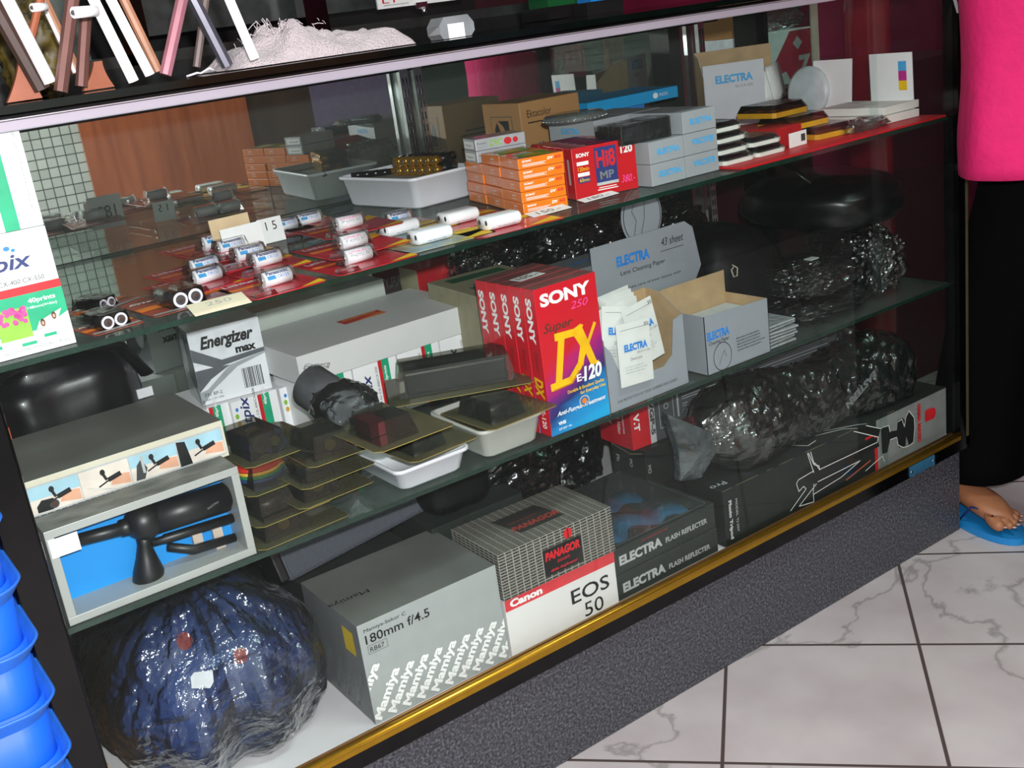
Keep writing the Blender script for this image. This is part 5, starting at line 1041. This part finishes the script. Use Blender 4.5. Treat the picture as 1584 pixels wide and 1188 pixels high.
face_art(rbx,'left',[('t','55V',.020,.066,.032,.016,k['white'],{'rot':-90,'shear':.2,'bold':.04}),('t','Photo Video',.050,.072,.05,.009,k['white'],{'rot':-90,'shear':.2}),('t','Accessories',.064,.070,.045,.006,k['white'],{'rot':-90})])
it = [('r',.0,.0,.038,.08,k['red']),('t','V.T',.006,.06,.03,.012,k['white'],{'rot':-90,'bold':.04}),('r',.038,0,.012,.08,k['silver']),('t','VGP-5',.040,.074,.06,.009,k['dgrey'],{'rot':-90,'bold':.05})]
for j,yy in enumerate((.018,.024,.034,.040,.052,.058,.068,.073)): it.append(('l',[(.11,yy*.7+.02),(.46,yy)],.0010,k['silver']))
it += [('l',[(.06,.02),(.09,.02),(.09,.07),(.06,.07),(.06,.02)],.0010,k['silver']),('o',.075,.03,.008,.008,k['silver'],.85),('o',.075,.055,.005,.005,k['silver'],.8),('l',[(.10,.03),(.10,.068)],.004,k['lgrey']),('l',[(.20,.03),(.21,.045),(.22,.045),(.22,.06)],.0012,k['silver'])]
face_art(rbx,'front',it)
# --- big dark wrapped tripod bag
wb = thing('wrapped_tripod_bag','long dark tripod bag wrapped in crinkled clear film lying over the tripod cartons','bag',(0,0,0))
a_ = gy(1088,672,.082); c_ = gy(1430,545,.085); c_.x = min(c_.x,-.035); mb = MB(); n=70; nu=64; vs=[]
for i in range(n+1):
    t_ = i/n; cc = a_.lerp(c_,t_); rad = .064*(min(1,(t_+.03)*9)**.5)*(min(1,(1.03-t_)*9)**.5)*(1+.08*sin(t_*9))
    for j in range(nu):
        q_ = 2*pi*j/nu; d_ = 1+.16*noise.noise(V((t_*5,cos(q_)*1.2,sin(q_)*1.2)))+.10*abs(noise.noise(V((t_*16+9,cos(q_)*3,sin(q_)*3))))
        vs.append(cc+V((0,cos(q_)*rad*d_*.92,sin(q_)*rad*d_*1.0)))
fs = [(i*nu+j,i*nu+(j+1)%nu,(i+1)*nu+(j+1)%nu,(i+1)*nu+j) for i in range(n) for j in range(nu)] + [tuple(range(nu)),tuple(n*nu+j for j in range(nu))[::-1]]
def shift(mb): return mb
# the bag droops at its left end
def rest(v): return V((v.x, max(v.y,.006), max(v.z, .2975 if v.x > -.578 else .21)))
vs = [rest(v) for v in vs]
mb.add(vs,[f[::-1] for f in fs],mat('dark_green_nylon','161e1c',.6,vary=.25),smooth=True); mb.build('tripod_bag', wb, recalc=True)
mb = MB(); vv = []
for i,v in enumerate(vs):
    t_ = (i//nu)/n; q_ = 2*pi*(i%nu)/nu; cc = a_.lerp(c_,t_)
    rr_ = v-cc; vv.append(rest(cc + rr_*(1.05+.13*abs(noise.noise(V((t_*30,cos(q_)*4,sin(q_)*4)))+.1)) + V((-.02*(1-t_*12),0,0) if t_ < .08 else (0,0,0))) + V((0,-.001,.0005)))
mb.add(vv,[f[::-1] for f in fs],FILMD,smooth=False); mb.build('film', wb, recalc=True)
art([('t','EASTERN',0,0,.085,.014,k['grey'],{'bold':.05,'rot':0})],(gy(1352,572,.010),V((-.90,0,-.43)),V((.43,0,-.90)),V((0,-1,0))),wb,'lettering')
# pointed loose end of the film at the left
mb = MB(); P_ = [gy(1032,640,.03),gy(1100,668,.02),gy(1108,700,.02),gy(1085,740,.035),gy(1052,745,.05),gy(1050,700,.045)]
ctr = sum(P_,V())/6+V((.01,-.012,.0)); mb.add(P_+[ctr]+[p+V((.0,.012,0)) for p in P_],[(i,(i+1)%6,6) for i in range(6)]+[(i,7+i,7+(i+1)%6,(i+1)%6) for i in range(6)],mat('stiff_folded_film','3f4648',.12,vary=.5,scale=60,bump=.8,bscale=50,coat=1),smooth=False); mb.build('film_end', wb, bevel=.001)
# --- black bags at the back of the cabinet floor
bag((-.83,.30,Zf+.09),(.12,.10,.085),.7,61,'black bag in clear film at the back of the cabinet floor behind the patterned carton',LE,True,.1,floor=Zf)
bag((-.62,.42,Zf+.09),(.10,.09,.10),.7,62,'black bag in clear film at the back of the cabinet floor behind the reflector cartons',LE,True,.1,floor=Zf)
bag((-.10,.22,Zf+.105),(.07,.10,.105),.7,63,'black bag in stiff clear film standing at the right end of the cabinet floor',LE,True,.08,floor=Zf)
o = blobmesh((-.935,.20,.392),(.055,.045,.040),.55,64,.05,m=LE); o = o.build('camera_bag'); tag(o,'black camera pouch with a short strap wedged beside the ribbed case flap','camera bag')
sb = carton('grey_carton','plain dark carton at the back of the cabinet floor supporting the black pouch','carton',V((-1.00,.155,Zf)),.16,.13,.150,0,FG)
# --- ribbed grey case flap and its black bag
rbm = bpy.data.materials.new('ribbed_grey_fabric'); rbm.use_nodes = True; nt = rbm.node_tree; b_ = nt.nodes['Principled BSDF']; wv = nt.nodes.new('ShaderNodeTexWave'); tc = nt.nodes.new('ShaderNodeTexCoord'); wv.inputs['Scale'].default_value = 130; nt.links.new(tc.outputs['Object'], wv.inputs[0]); bp = nt.nodes.new('ShaderNodeBump'); bp.inputs['Strength'].default_value = .6; bp.inputs['Distance'].default_value = .002; nt.links.new(wv.outputs[1], bp.inputs['Height']); nt.links.new(bp.outputs[0], b_.inputs['Normal']); cr = nt.nodes.new('ShaderNodeValToRGB'); cr.color_ramp.elements[0].color = lin('3e404a'); cr.color_ramp.elements[1].color = lin('62656f'); nt.links.new(wv.outputs[1], cr.inputs[0]); nt.links.new(cr.outputs[0], b_.inputs['Base Color']); b_.inputs['Roughness'].default_value = .6
rc_ = thing('ribbed_case','dark grey case with a ribbed fabric flap, wedged behind the large grey lens carton','case',(-1.205,.195,.338),0,rot=(R(-18),R(-5),R(2)))
MB().box((0,0,0),(.255,.055,.066),rbm).build('ribbed_flap',rc_,bevel=.006); MB().box((-.012,-.001,.004),(.002,.056,.068),BLACKP).box((.252,-.001,.004),(.266,.056,.062),BLACKP).build('end_strap',rc_,bevel=.003)
sb = carton('grey_carton','plain dark carton hidden behind the large grey lens carton under the ribbed case','carton',V((-1.19,.182,Zf)),.17,.11,.125,0,FG)
# --- blue bundle in a clear bag, black bag behind it
BL = mat('dark_blue_nylon','22386c',.5,vary=.45,scale=9,bump=.25,bscale=14)
bb = thing('blue_bundle','dark blue cloth bag in a shiny clear plastic bag on the cabinet floor','bag',(0,0,0))
def bundle(scale, mt, name, ridge, nu, nv):
    mb = MB(); vs = []; c = V((-1.352,.165,.300))
    for i in range(nv+1):
        th = -pi/2 + pi*i/nv
        for j in range(nu):
            ph = 2*pi*j/nu; sg = lambda x,p: math.copysign(abs(x)**p, x)
            p = V((sg(cos(th),.72)*sg(cos(ph),.75), sg(cos(th),.72)*sg(sin(ph),.75), sg(sin(th),.85)))
            # two bulging lobes with a cleft at the front middle, folds running down from the knot
            lobe = 1 - .10*math.exp(-((p.x+.05)/.22)**2)*(p.z < .4) 
            an = math.atan2(p.x+.05, 1.35-p.z); fold = .030*(abs(math.sin(7*an+1.3*noise.noise(p*1.2)))-.5) + .018*math.sin(19*an+2*p.y)*(scale == 1)
            dsp = .07*noise.noise(p*2.1+V((9,2,4))) + fold + ridge*(abs(noise.noise(V((p.x*4,p.y*4,p.z*1.6))+V((3,3,1))))-.22) + (.014*noise.noise(p*17) if scale == 1 else 0)
            taper = 1 - .34*max(0,p.z)**1.3
            q = V((p.x*.142*taper, p.y*.148*taper*lobe, p.z*.122))*(1+dsp)*scale + c
            q.z = max(q.z, F0+.001+(.002 if scale == 1 else 0)); q.y = max(q.y, .006); q.x = max(q.x, XL+.012)
            vs.append(q)
    fs = [(i*nu+j,i*nu+(j+1)%nu,(i+1)*nu+(j+1)%nu,(i+1)*nu+j) for i in range(nv) for j in range(nu)]
    mb.add(vs,fs,mt,smooth=(scale != 1)); return mb.build(name, bb)
cl_b = bundle(.955,BL,'cloth_bag',0,80,56)
bundle(1.0,clear('crinkled_clear_bag','f6f9fb',.985,.09,3.2,bump=.5,bscale=60,haze=.015),'clear_bag',.07,150,110)
from mathutils.bvhtree import BVHTree
bv = BVHTree.FromPolygons([v.co for v in cl_b.data.vertices],[tuple(p.vertices) for p in cl_b.data.polygons])
def cast(px,py):
    d = (CF*FPX + CR*(px-792) - CU*(py-594)).normalized(); return bv.ray_cast(CAM,d)[:2]
for px,py,r_ in ((286,992,.010),(372,1013,.009)):
    vs = []; ctr_, nn = cast(px,py)
    for i_ in range(5):
        for j_ in range(20):
            rr_ = r_*1400*i_/4; h_, n_ = cast(px+rr_*cos(2*pi*j_/20)*(.9), py+rr_*sin(2*pi*j_/20)); vs.append((h_ or ctr_) + nn*.0012)
    MB().add(vs,[(a*20+j,a*20+(j+1)%20,(a+1)*20+(j+1)%20,(a+1)*20+j) for a in range(4) for j in range(20)],mat('brick_red_patch','8e3230',.6),smooth=True).build('red_patch', bb)
p_ = cast(314,1047)[0]+V((-.004,-.0095,.003)); MB().prism([(-.012,-.009),(.010,-.011),(.014,-.004),(.012,.009),(-.010,.009),(-.014,.004)],0,.0006,mat('white_paper_sticker','c9ccd0',.5),Matrix.Translation(p_)@Matrix.Rotation(R(20),4,'Y')@Matrix.Rotation(R(78),4,'X')).build('sticker', bb)
kn = blobmesh((-1.345,.185,.432),(.045,.05,.022),.8,71,.2,ridge=.5,m=FILM); kn.build('gathered_neck', bb)
bk = thing('black_plastic_bag','crumpled shiny black plastic bag filling the space behind and above the blue bundle','plastic bag',(0,0,0))
BP = mat('shiny_black_film','060607',.16,vary=.3,bump=.7,bscale=24,coat=.6)
m_ = blobmesh((-1.345,.41,.335),(.155,.115,.132),.6,72,.10,ridge=.2,m=BP,floor=Zf,nu=90,nv=60,flat=True); m_.build('bag', bk)
m_ = blobmesh((-1.24,.25,.425),(.055,.06,.028),.8,73,.15,ridge=.6,m=BP,nu=70,nv=40,flat=True); m_.build('bag_neck', bk)
bo = carton('brown_carton','brown board carton edge seen between the left post and the blue bundle','carton',V((-1.5165,.03,Zf)),.006,.30,.10,0,KB)
# ================================================================ ON THE GLASS TOP
Tz = T0 + e_
WLG = mat('white_lacquer','fbfbfb',.3,vary=.01); COP = mat('copper_brown_paint','a05a3c',.45,vary=.12); DKB = mat('dark_brown_painted_wood','4a3832',.4,vary=.15); MAU = mat('mauve_brown_metal','7a5650',.3,.4,vary=.1); STL = mat('grey_steel_leg','5a5a64',.35,.5,vary=.15); TANW = mat('tan_painted_wood','a8785c',.45)
def sq(mb, a, b, r, m, r2=None):   # eight-sided leg
    mb.tube([a,b],[r,r2 or r],8,m,smooth=False); return mb
def P(px,py,y): return gy(px,py,y)
def extend(a,b,z):          # run the line a-b on (upwards) to height z
    d = (a-b); return b + d*((z-b.z)/d.z)
def leg(mb, top, foot, y, m, r, zt=1.32, y2=None):
    f = P(foot[0],foot[1],y); f.z = max(f.z,Tz+r*.5); t_ = P(top[0],top[1],y2 if y2 is not None else y)
    f0 = f.copy(); up = extend(t_, f, zt); sq(mb, up, f0, r, m)
e1 = thing('folding_stand','folding stand with one white and one brown leg crossing, leftmost on the glass top','stand',(0,0,0))
b = MB(); leg(b,(12,0),(78,128),.06,WLG,.0062); b.build('leg',e1)
b = MB(); leg(b,(-6,10),(66,138),.075,DKB,.0085); b.build('leg',e1)
b = MB(); leg(b,(112,0),(94,142),.05,MAU,.0068,1.20); b.build('leg',e1)
b = MB(); p_ = P(116,20,.045); b.tube([p_+V((-.003,-.006,0)),p_+V((.022,.004,0))],[.0055,.0055],14,WLG); b.tube([p_+V((-.0034,-.0068,0)),p_+V((-.0026,-.005,0))],.0025,10,K['black']); b.build('pivot_bolt',e1)
e2 = thing('folding_stand','folding stand with white edged tan leg and copper flared foot, behind the leftmost one','stand',(0,0,0))
b = MB(); leg(b,(68,0),(120,112),.16,TANW,.0055); b.build('leg',e2)
b = MB(); leg(b,(63,0),(116,112),.157,WLG,.0022); b.build('white_edge',e2)
def flared(px0,px1,py0,py1,y,m):
    b = MB(); f = P(px1,py1,y); f.z = Tz+.0005; t_ = P(px0,py0,y); n=7; rg=[]
    for i in range(n+1):
        s = i/n; c = f.lerp(t_,s); w_ = .0125*(1-s)**1.6+.0045; rg.append([(c.x-w_,c.y-.004,c.z),(c.x+w_,c.y-.004,c.z),(c.x+w_,c.y+.004,c.z),(c.x-w_,c.y+.004,c.z)])
    return b.loft(rg,m,smooth=False)
flared(35,35,90,146,.09,COP).build('flared_foot',e2); 
b = MB(); leg(b,(62,0),(40,92),.092,COP,.004,1.16); b.build('leg',e2)
b = MB(); p_ = P(53,12,.088); b.tube([p_+V((-.003,-.004,0)),p_+V((.012,.003,0))],.0042,14,WLG); b.tube([p_+V((-.0034,-.0048,0)),p_+V((-.0026,-.003,0))],.002,10,K['black']); b.build('pivot_bolt',e2)
e3 = thing('folding_stand','folding stand with two parallel white legs and a tan one, third from the left','stand',(0,0,0))
b = MB(); leg(b,(145,0),(207,126),.055,WLG,.0056); b.build('leg',e3)
b = MB(); leg(b,(172,0),(232,116),.085,WLG,.0054); b.build('leg',e3)
b = MB(); leg(b,(192,0),(245,110),.10,TANW,.0050); b.build('leg',e3)
b = MB(); leg(b,(130,70),(126,134),.13,MAU,.0065,1.09); b.build('short_leg',e3); flared(150,150,95,130,.15,COP).build('flared_foot',e3)
e4 = thing('folding_stand','folding stand with a mauve leg and a steel leg, fourth from the left','stand',(0,0,0))
b = MB(); leg(b,(281,2),(256,116),.09,mat('mauve_enamel','a8707c',.35,.2),.0066,1.2); b.build('leg',e4)
b = MB(); leg(b,(300,0),(352,102),.11,STL,.0072); b.build('leg',e4)
b = MB(); leg(b,(314,30),(304,104),.17,mat('brown_grey_leg','6b5c58',.4),.0045,1.16); b.build('rear_leg',e4)
e5 = thing('folding_stand','slim stand with a single thick white leg, standing before the towel','stand',(0,0,0))
b = MB(); leg(b,(355,0),(394,91),.045,WLG,.0054); b.build('leg',e5)
dd_ = blobmesh((-1.33,.33,1.062),(.035,.03,.055),.9,80,.3,ridge=.3,m=mat('black_gold_fabric','2c2410',.5,col2='6a5a20',scale=50),floor=Tz).build('dark_gold_bundle'); tag(dd_,'dark bundle with dull gold speckles between the leftmost stands','bundle')
# towel
TW = mat('pale_pink_towelling','d3c3c8',.95,vary=.08,scale=30,bump=.9,bscale=420,sheen=.5)
tl = thing('towel','crumpled pale pink towel lying on the glass top','towel',(0,0,0))
mb = MB(); x0, x1, y0, y1 = -1.178, -.945, .085, .22; NX, NY = 110, 50; vs = []
for sgn in (1,0):
    for i in range(NX+1):
        for j in range(NY+1):
            u, v = i/NX, j/NY; prof = (.014+.019*math.exp(-((u-.40)/.20)**2)+.006*math.exp(-((u-.85)/.15)**2)-.010*(u<.12)*(1-u/.12))
            ed = (min(1,u*9)**.5)*(min(1,(1-u)*12)**.5)*(min(1,v*5)**.5)*(min(1,(1-v)*5)**.5)
            q = V((u*5,v*3.4,0)); h_ = prof*ed*(1+.30*noise.noise(q*1.3)+.45*(abs(noise.noise(q*1.6+V((5,5,5))))-.2)+.05*noise.noise(q*7))
            vs.append((x0+(x1-x0)*u+.008*noise.noise(q+V((1,0,0))), y0+(y1-y0)*v+.012*noise.noise(q+V((0,7,0))), Tz+(h_*1.15 if sgn else 0)+.0003))
n1 = (NX+1)*(NY+1); fs = [(i*(NY+1)+j,(i+1)*(NY+1)+j,(i+1)*(NY+1)+j+1,i*(NY+1)+j+1) for i in range(NX) for j in range(NY)]
mb.add(vs,fs+[tuple(n1+a for a in f[::-1]) for f in fs],TW,smooth=True); mb.build('cloth',tl)
b = MB(); rr = random.Random(9)
for i in range(90):
    u = rr.gauss(.36,.10); x = x0+(x1-x0)*u; y = y0+.03+rr.random()*.06; z = Tz+.022+rr.random()*.020; a = V((x,y,z)); d = V((rr.gauss(0,1),rr.gauss(-.3,.6),rr.gauss(.5,.5))).normalized()*rr.uniform(.006,.016)
    b.tube([a,a+d*.5+V((0,0,.001)),a+d],.0004,4,mat('towel_thread','ddd0d4',.9),cap=False)
o = b.build('loose_threads',tl); o['kind'] = 'stuff'
st_ = MB().tube([(-1.245,.06,Tz+.001),(-1.235,.055,Tz+.003),(-1.228,.062,Tz+.002),(-1.222,.05,Tz+.006),(-1.214,.056,Tz+.002)],.0012,6,mat('white_string','d8d4d8',.8)).build('string'); tag(st_,'short curl of white string lying before the steel legged stand','string')
ac = thing('clear_block','small clear block with a white sticker standing right of the towel','block',(-.900,.10,Tz))
MB().prism([(.004,0),(.046,0),(.052,.006),(.052,.016),(.044,.026),(.008,.026),(0,.016),(0,.006)],0,.03,clear('acrylic','e8ecee',.80,.06,2.0,haze=.28,hazecol='d5dade'),Matrix(((1,0,0,0),(0,0,1,0),(0,1,0,0),(0,0,0,1)))).build('body',ac)
MB().box((.012,-.0012,.0),(.036,-.0004,.017),PAPER).build('sticker',ac)
# ================================================================ BLUE STACKING BINS (front left)
BB = mat('blue_bin_plastic','0f5fe0',.5,vary=.05); bxr, byf = -1.5545, -.122
def bin_(z, label, first=None):
    if first: return copy(first, label, V((bxr,byf,z)))
    t = thing('stacking_bin',label,'storage bin',(bxr,byf,z),0,'blue stacking bins')
    W2, D2 = .30, .22
    def rr2(inset, zz, rad=.030):
        pts = []
        for cx, cy, a0 in ((-rad-inset,rad+inset,-90),(-rad-inset,D2-rad-inset,0),(-W2+rad+inset,D2-rad-inset,90),(-W2+rad+inset,rad+inset,180)):
            for j in range(8): a = R(a0+90*j/7); pts.append((cx+rad*cos(a),cy+rad*sin(a),zz))
        return pts
    b = MB(); b.loft([rr2(.020,0),rr2(.010,.074),rr2(.008,.074),rr2(.012,.004)],BB,cap=False); b.prism([(p[0],p[1]) for p in rr2(.020,0)],0,.002,BB); b.build('bin_body',t)
    b = MB(); b.loft([rr2(.0100,.056),rr2(.0,.072,.034),rr2(-.0015,.0745,.034),rr2(.0015,.0745,.034),rr2(.0115,.058)],mat('blue_bin_rim','2a6cd0',.42,vary=.06),cap=False); b.build('flared_rim',t)
    return t
ords = ('lowest','second','third','fourth','fifth','sixth','seventh','eighth','ninth','tenth','topmost')
fb = None
for i in range(11):
    z = .0008 + (.6604-.0745) - .0605*(9-i) - .0 if True else 0
    if z < 0: z = .0008 if i == 0 else z
    if z < 0: continue
    nb_ = bin_(z, 'blue plastic stacking bin beside the left post, %s of the nested stack' % ords[i], fb)
    fb = fb or nb_
# ================================================================ PERSON at the right end
SK = mat('skin','a8704e',.5,vary=.08,scale=20); PK_ = mat('hot_pink_jersey','cf1462',.85,vary=.05,scale=30,bump=.2,bscale=60); TR = mat('black_trouser_cloth','040405',.95,vary=.2,spec=.1)
pe = thing('person','person in hot pink top, black trousers and blue slippers standing at the cabinet\'s right','person',(0,0,0))
import bmesh
def skin(name, chains, m, parent, sub=2):
    """chains: list of [(pos, rx, ry)], later chains start at an index of the first points"""
    vs=[]; es=[]; rs=[]
    for ch in chains:
        prev = ch[0] if isinstance(ch[0], int) else None
        for it_ in (ch[1:] if prev is not None else ch):
            vs.append(it_[0]); rs.append(it_[1]); i = len(vs)-1
            if prev is not None: es.append((prev,i))
            prev = i
    me = bpy.data.meshes.new(name); me.from_pydata(vs,es,[]); me.materials.append(m); o = bpy.data.objects.new(name,me); COL.objects.link(o); o.parent = parent
    mo = o.modifiers.new('skin','SKIN'); mo.use_smooth_shade = True; ly = me.skin_vertices[0].data
    for i,r in enumerate(rs): ly[i].radius = (r,r) if not isinstance(r,tuple) else r
    ly[0].use_root = True
    s = o.modifiers.new('sub','SUBSURF'); s.levels = sub; s.render_levels = sub; return o
hx_, hy_ = .052, -.148      # hip centre
hip = V((hx_,hy_,.82))
La = V((.100,.035,.075)); Ra = V((.105,-.185,.075))
body = [[(hip,.095),(V((hx_,hy_,.92)),.10),(V((hx_-.005,hy_,1.05)),.095),(V((hx_-.01,hy_-.005,1.20)),.105),(V((hx_-.01,hy_-.01,1.30)),.07),(V((hx_-.015,hy_-.02,1.37)),.042),(V((hx_-.02,hy_-.04,1.43)),.065),(V((hx_-.02,hy_-.05,1.50)),.078),(V((hx_-.02,hy_-.045,1.56)),.05)],
 [0,(V((.10,hy_+.03,.76)),.06),(V((.118,-.01,.44)),.048),(V((.108,.020,.20)),.034),(La,.028),(V((.096,.045,.035)),.026)],
 [0,(V((.12,hy_-.04,.76)),.06),(V((.115,-.18,.44)),.048),(V((.125,-.18,.20)),.034),(Ra,.028),(V((.112,-.19,.035)),.026)],
 [3,(V((hx_-.13,hy_-.01,1.27)),.045),(V((-.04,.0,1.10)),.034),(V((-.045,.15,1.060)),.026),(V((-.035,.185,1.048)),.022)],
 [3,(V((hx_+.13,hy_-.01,1.27)),.045),(V((.31,-.09,1.05)),.034),(V((.325,-.12,.84)),.025),(V((.335,-.13,.79)),.021)]]
skin('body',body,SK,pe)
# foot with five toes (left foot, pointing away from the cabinet front)
def foot(origin, yaw, name='foot'):
    f = thing(name,'','x',origin,yaw); del f['label']; del f['category']; f.parent = pe
    ch = [[(V((0,.028,.034)),(.026,.028)),(V((0,-.015,.038)),(.028,.027)),(V((.002,-.065,.030)),(.033,.022)),(V((.004,-.105,.021)),(.038,.016))],
      [3,(V((-.024,-.135,.015)),.0125),(V((-.026,-.158,.013)),.0115)],[3,(V((-.006,-.142,.014)),.0085),(V((-.006,-.160,.011)),.0075)],[3,(V((.009,-.137,.013)),.0080),(V((.010,-.153,.010)),.0070)],[3,(V((.023,-.129,.012)),.0078),(V((.025,-.143,.010)),.0068)],[3,(V((.036,-.118,.012)),.0076),(V((.039,-.130,.010)),.0066)]]
    ch = [[c if isinstance(c,int) else (c[0]+V((0,0,.014)),c[1]) for c in q_] for q_ in ch]
    skin('bare_foot',ch,SK,f,2)
    n = MB()
    for x,y,z in ((-.026,-.164,.0365),(-.006,-.1645,.031),(.010,-.157,.029),(.025,-.147,.029),(.039,-.134,.029)): n.lathe([(.0005,0),(.004,0),(.0038,.0012),(.0005,.0018)],10,mat('toenail','d4a48c',.3),Matrix.Translation((x,y,z-.004)))
    n.build('toenails',f)
    return f
foot(V((.088,.055,.004)), R(-16)); foot(V((.118,-.175,.004)), R(4))
SLB = mat('blue_rubber_slipper','1b86cc',.45,vary=.05); SLD = mat('dark_blue_strap','1c2f6a',.5)
def slipper(origin, yaw, label):
    t = thing('slipper',label,'slipper',origin,yaw); pts = []
    for i in range(28):
        a = 2*pi*i/28; y = -.062+.118*cos(a); w_ = .040 + .008*(-(y+.06)/.12); pts.append((w_*sin(a)*1.05, y))
    MB().prism(pts[::-1],0,.013,SLB,smooth=True).build('sole',t,bevel=.002)
    MB().tube([(-.040,-.06,.012),(-.034,-.085,.048),(-.012,-.118,.046),(-.014,-.135,.016)],.004,8,SLD,flat=.5).tube([(.040,-.06,.012),(.036,-.085,.042),(.0,-.115,.044),(-.014,-.135,.016)],.004,8,SLD,flat=.5).build('thong_strap',t)
    return t
slipper(V((.088,.055,.0006)), R(-16), 'blue rubber slipper on the foot nearest the cabinet base'); slipper(V((.118,-.175,.0006)), R(4), 'blue rubber slipper on the far foot, mostly outside the frame')
# hand resting on the glass top
hd = [[(V((.045,.205,1.045)),.021),(V((.052,.245,1.034)),(.030,.013)),(V((.055,.275,1.028)),(.034,.011))],
 [2,(V((.033,.300,1.026)),.0085),(V((.030,.322,1.020)),.0078),(V((.028,.337,1.016)),.0068)],[2,(V((.050,.308,1.027)),.0088),(V((.049,.333,1.021)),.008),(V((.048,.350,1.016)),.007)],[2,(V((.066,.304,1.026)),.0085),(V((.068,.327,1.020)),.0078),(V((.069,.342,1.016)),.0068)],[2,(V((.081,.294,1.024)),.0078),(V((.086,.311,1.019)),.007),(V((.089,.324,1.015)),.0062)],[1,(V((.020,.250,1.026)),.0095),(V((.008,.272,1.020)),.0085),(V((.003,.288,1.016)),.0075)]]
hd = [[c if isinstance(c,int) else (c[0]+V((-.08,-.02,.003)),c[1]) for c in q_] for q_ in hd]
skin('hand',hd,SK,pe,2)
hd2 = [[(V((.335,-.13,.79)),.019),(V((.334,-.135,.755)),(.013,.026)),(V((.334,-.138,.725)),(.011,.030))],
 [2,(V((.332,-.162,.700)),.0078),(V((.330,-.166,.675)),.007)],[2,(V((.331,-.147,.693)),.008),(V((.328,-.150,.663)),.0072)],[2,(V((.331,-.130,.694)),.0078),(V((.328,-.131,.666)),.007)],[2,(V((.332,-.114,.702)),.007),(V((.329,-.113,.680)),.0062)],[1,(V((.328,-.168,.745)),.009),(V((.322,-.182,.722)),.008)]]
skin('hand',hd2,SK,pe,2)
def ring(c, rx, ry, n=36, amp=0, seed=0, yaw=0):
    out = []
    for i in range(n):
        a = 2*pi*i/n; w_ = 1+amp*noise.noise(V((cos(a)*2,sin(a)*2,seed)))
        x, y = cos(a)*rx*w_, sin(a)*ry*w_; out.append((c[0]+x*cos(yaw)-y*sin(yaw), c[1]+x*sin(yaw)+y*cos(yaw), c[2]))
    return out
rg = [ring((hx_-.005,hy_,.694),.178,.116,amp=.06,seed=0),ring((hx_,hy_,.728),.184,.119,amp=.07,seed=.3),ring((hx_,hy_,.76),.183,.119,amp=.06,seed=.5),ring((hx_+.004,hy_,.82),.172,.114,amp=.04,seed=.8),ring((hx_+.008,hy_,.90),.166,.12,amp=.04,seed=1.2),ring((hx_+.0,hy_,1.0),.168,.12,amp=.05,seed=1.6),ring((hx_-.004,hy_-.004,1.12),.172,.128,amp=.03,seed=2),ring((hx_-.008,hy_-.006,1.23),.168,.115,amp=.02,seed=2),ring((hx_-.01,hy_-.008,1.30),.12,.085),ring((hx_-.012,hy_-.012,1.335),.062,.056)]
shirt = MB().loft(rg,PK_,cap=False); 
for a,b_2,c2_ in ((V((hx_-.09,hy_,1.26)),V((hx_-.145,-.05,1.21)),V((-.035,-.01,1.12))),(V((hx_+.09,hy_,1.26)),V((hx_+.16,-.08,1.20)),V((.29,-.09,1.06)))): shirt.tube([a,b_2,c2_],[.062,.055,.052],20,PK_,cap=False)
so = shirt.build('pink_top',pe,sub=1); so.modifiers.new('solid','SOLIDIFY').thickness = .002
art([('t','Smile Girl',0,.14,.19,.05,K['lgrey'],{'bold':.02}),('t','Happy',.02,.075,.15,.055,K['lgrey'],{'bold':.03}),('t','sun',.06,.015,.08,.035,K['lgrey'],{'bold':.02})],(V((hx_+.09,hy_+.122,.86)),V((-1,0,0)),V((0,0,1)),V((0,1,0))),pe,'shirt_lettering',off=.004)
for (tx,ty,ax_,ay_) in ((.108,hy_+.028,.114,.030),(.100,hy_-.03,.108,-.190)):
    rg = [ring((tx,ty,.86),.088,.095),ring((tx,ty,.74),.088,.092,amp=.03),ring((tx*.6+ax_*.4,ty*.6+ay_*.4,.55),.086,.088,amp=.04,seed=1),ring((tx*.25+ax_*.75,ty*.25+ay_*.75,.32),.080,.088,amp=.07,seed=2),ring((ax_,ay_,.15),.078,.085,amp=.09,seed=3),ring((ax_+.0,ay_+.0,.088 if ay_ > 0 else .012),.082 if ay_ > 0 else .094,.092,amp=.09,seed=3.3)]
    o = MB().loft(rg,TR,cap=False).build('trouser_leg',pe,sub=1); o.modifiers.new('solid','SOLIDIFY').thickness = .002
# head details
hc = V((hx_-.02,hy_-.05,1.50)); HR = mat('black_hair','0c0a0a',.5,bump=.3,bscale=200)
h_ = blobmesh((hc.x,hc.y+.022,hc.z+.018),(.084,.092,.100),.95,90,.05,m=HR); h_.build('hair',pe)
fa = MB()
for sx_ in (-1,1):
    fa.lathe([(.0005,-.008),(.006,-.005),(.008,0),(.006,.005),(.0005,.008)],14,mat('eye_white','e8e4e0',.2),Matrix.Translation((hc.x+sx_*.028,hc.y-.078,hc.z-.002))); fa.lathe([(.0005,-.004),(.004,0),(.0005,.004)],10,K['black'],Matrix.Translation((hc.x+sx_*.028,hc.y-.085,hc.z-.002)))
fa.tube([(hc.x,hc.y-.080,hc.z+.002),(hc.x,hc.y-.096,hc.z-.024),(hc.x,hc.y-.084,hc.z-.030)],[.006,.011,.008],10,SK); fa.tube([(hc.x-.022,hc.y-.074,hc.z-.048),(hc.x,hc.y-.082,hc.z-.050),(hc.x+.022,hc.y-.074,hc.z-.048)],[.003,.0065,.003],10,mat('lips','a04a48',.4))
for sx_ in (-1,1): fa.tube([(hc.x+sx_*.079,hc.y-.01,hc.z+.014),(hc.x+sx_*.086,hc.y-.004,hc.z),(hc.x+sx_*.080,hc.y-.008,hc.z-.022)],[.006,.009,.006],10,SK)
fa.build('face',pe)
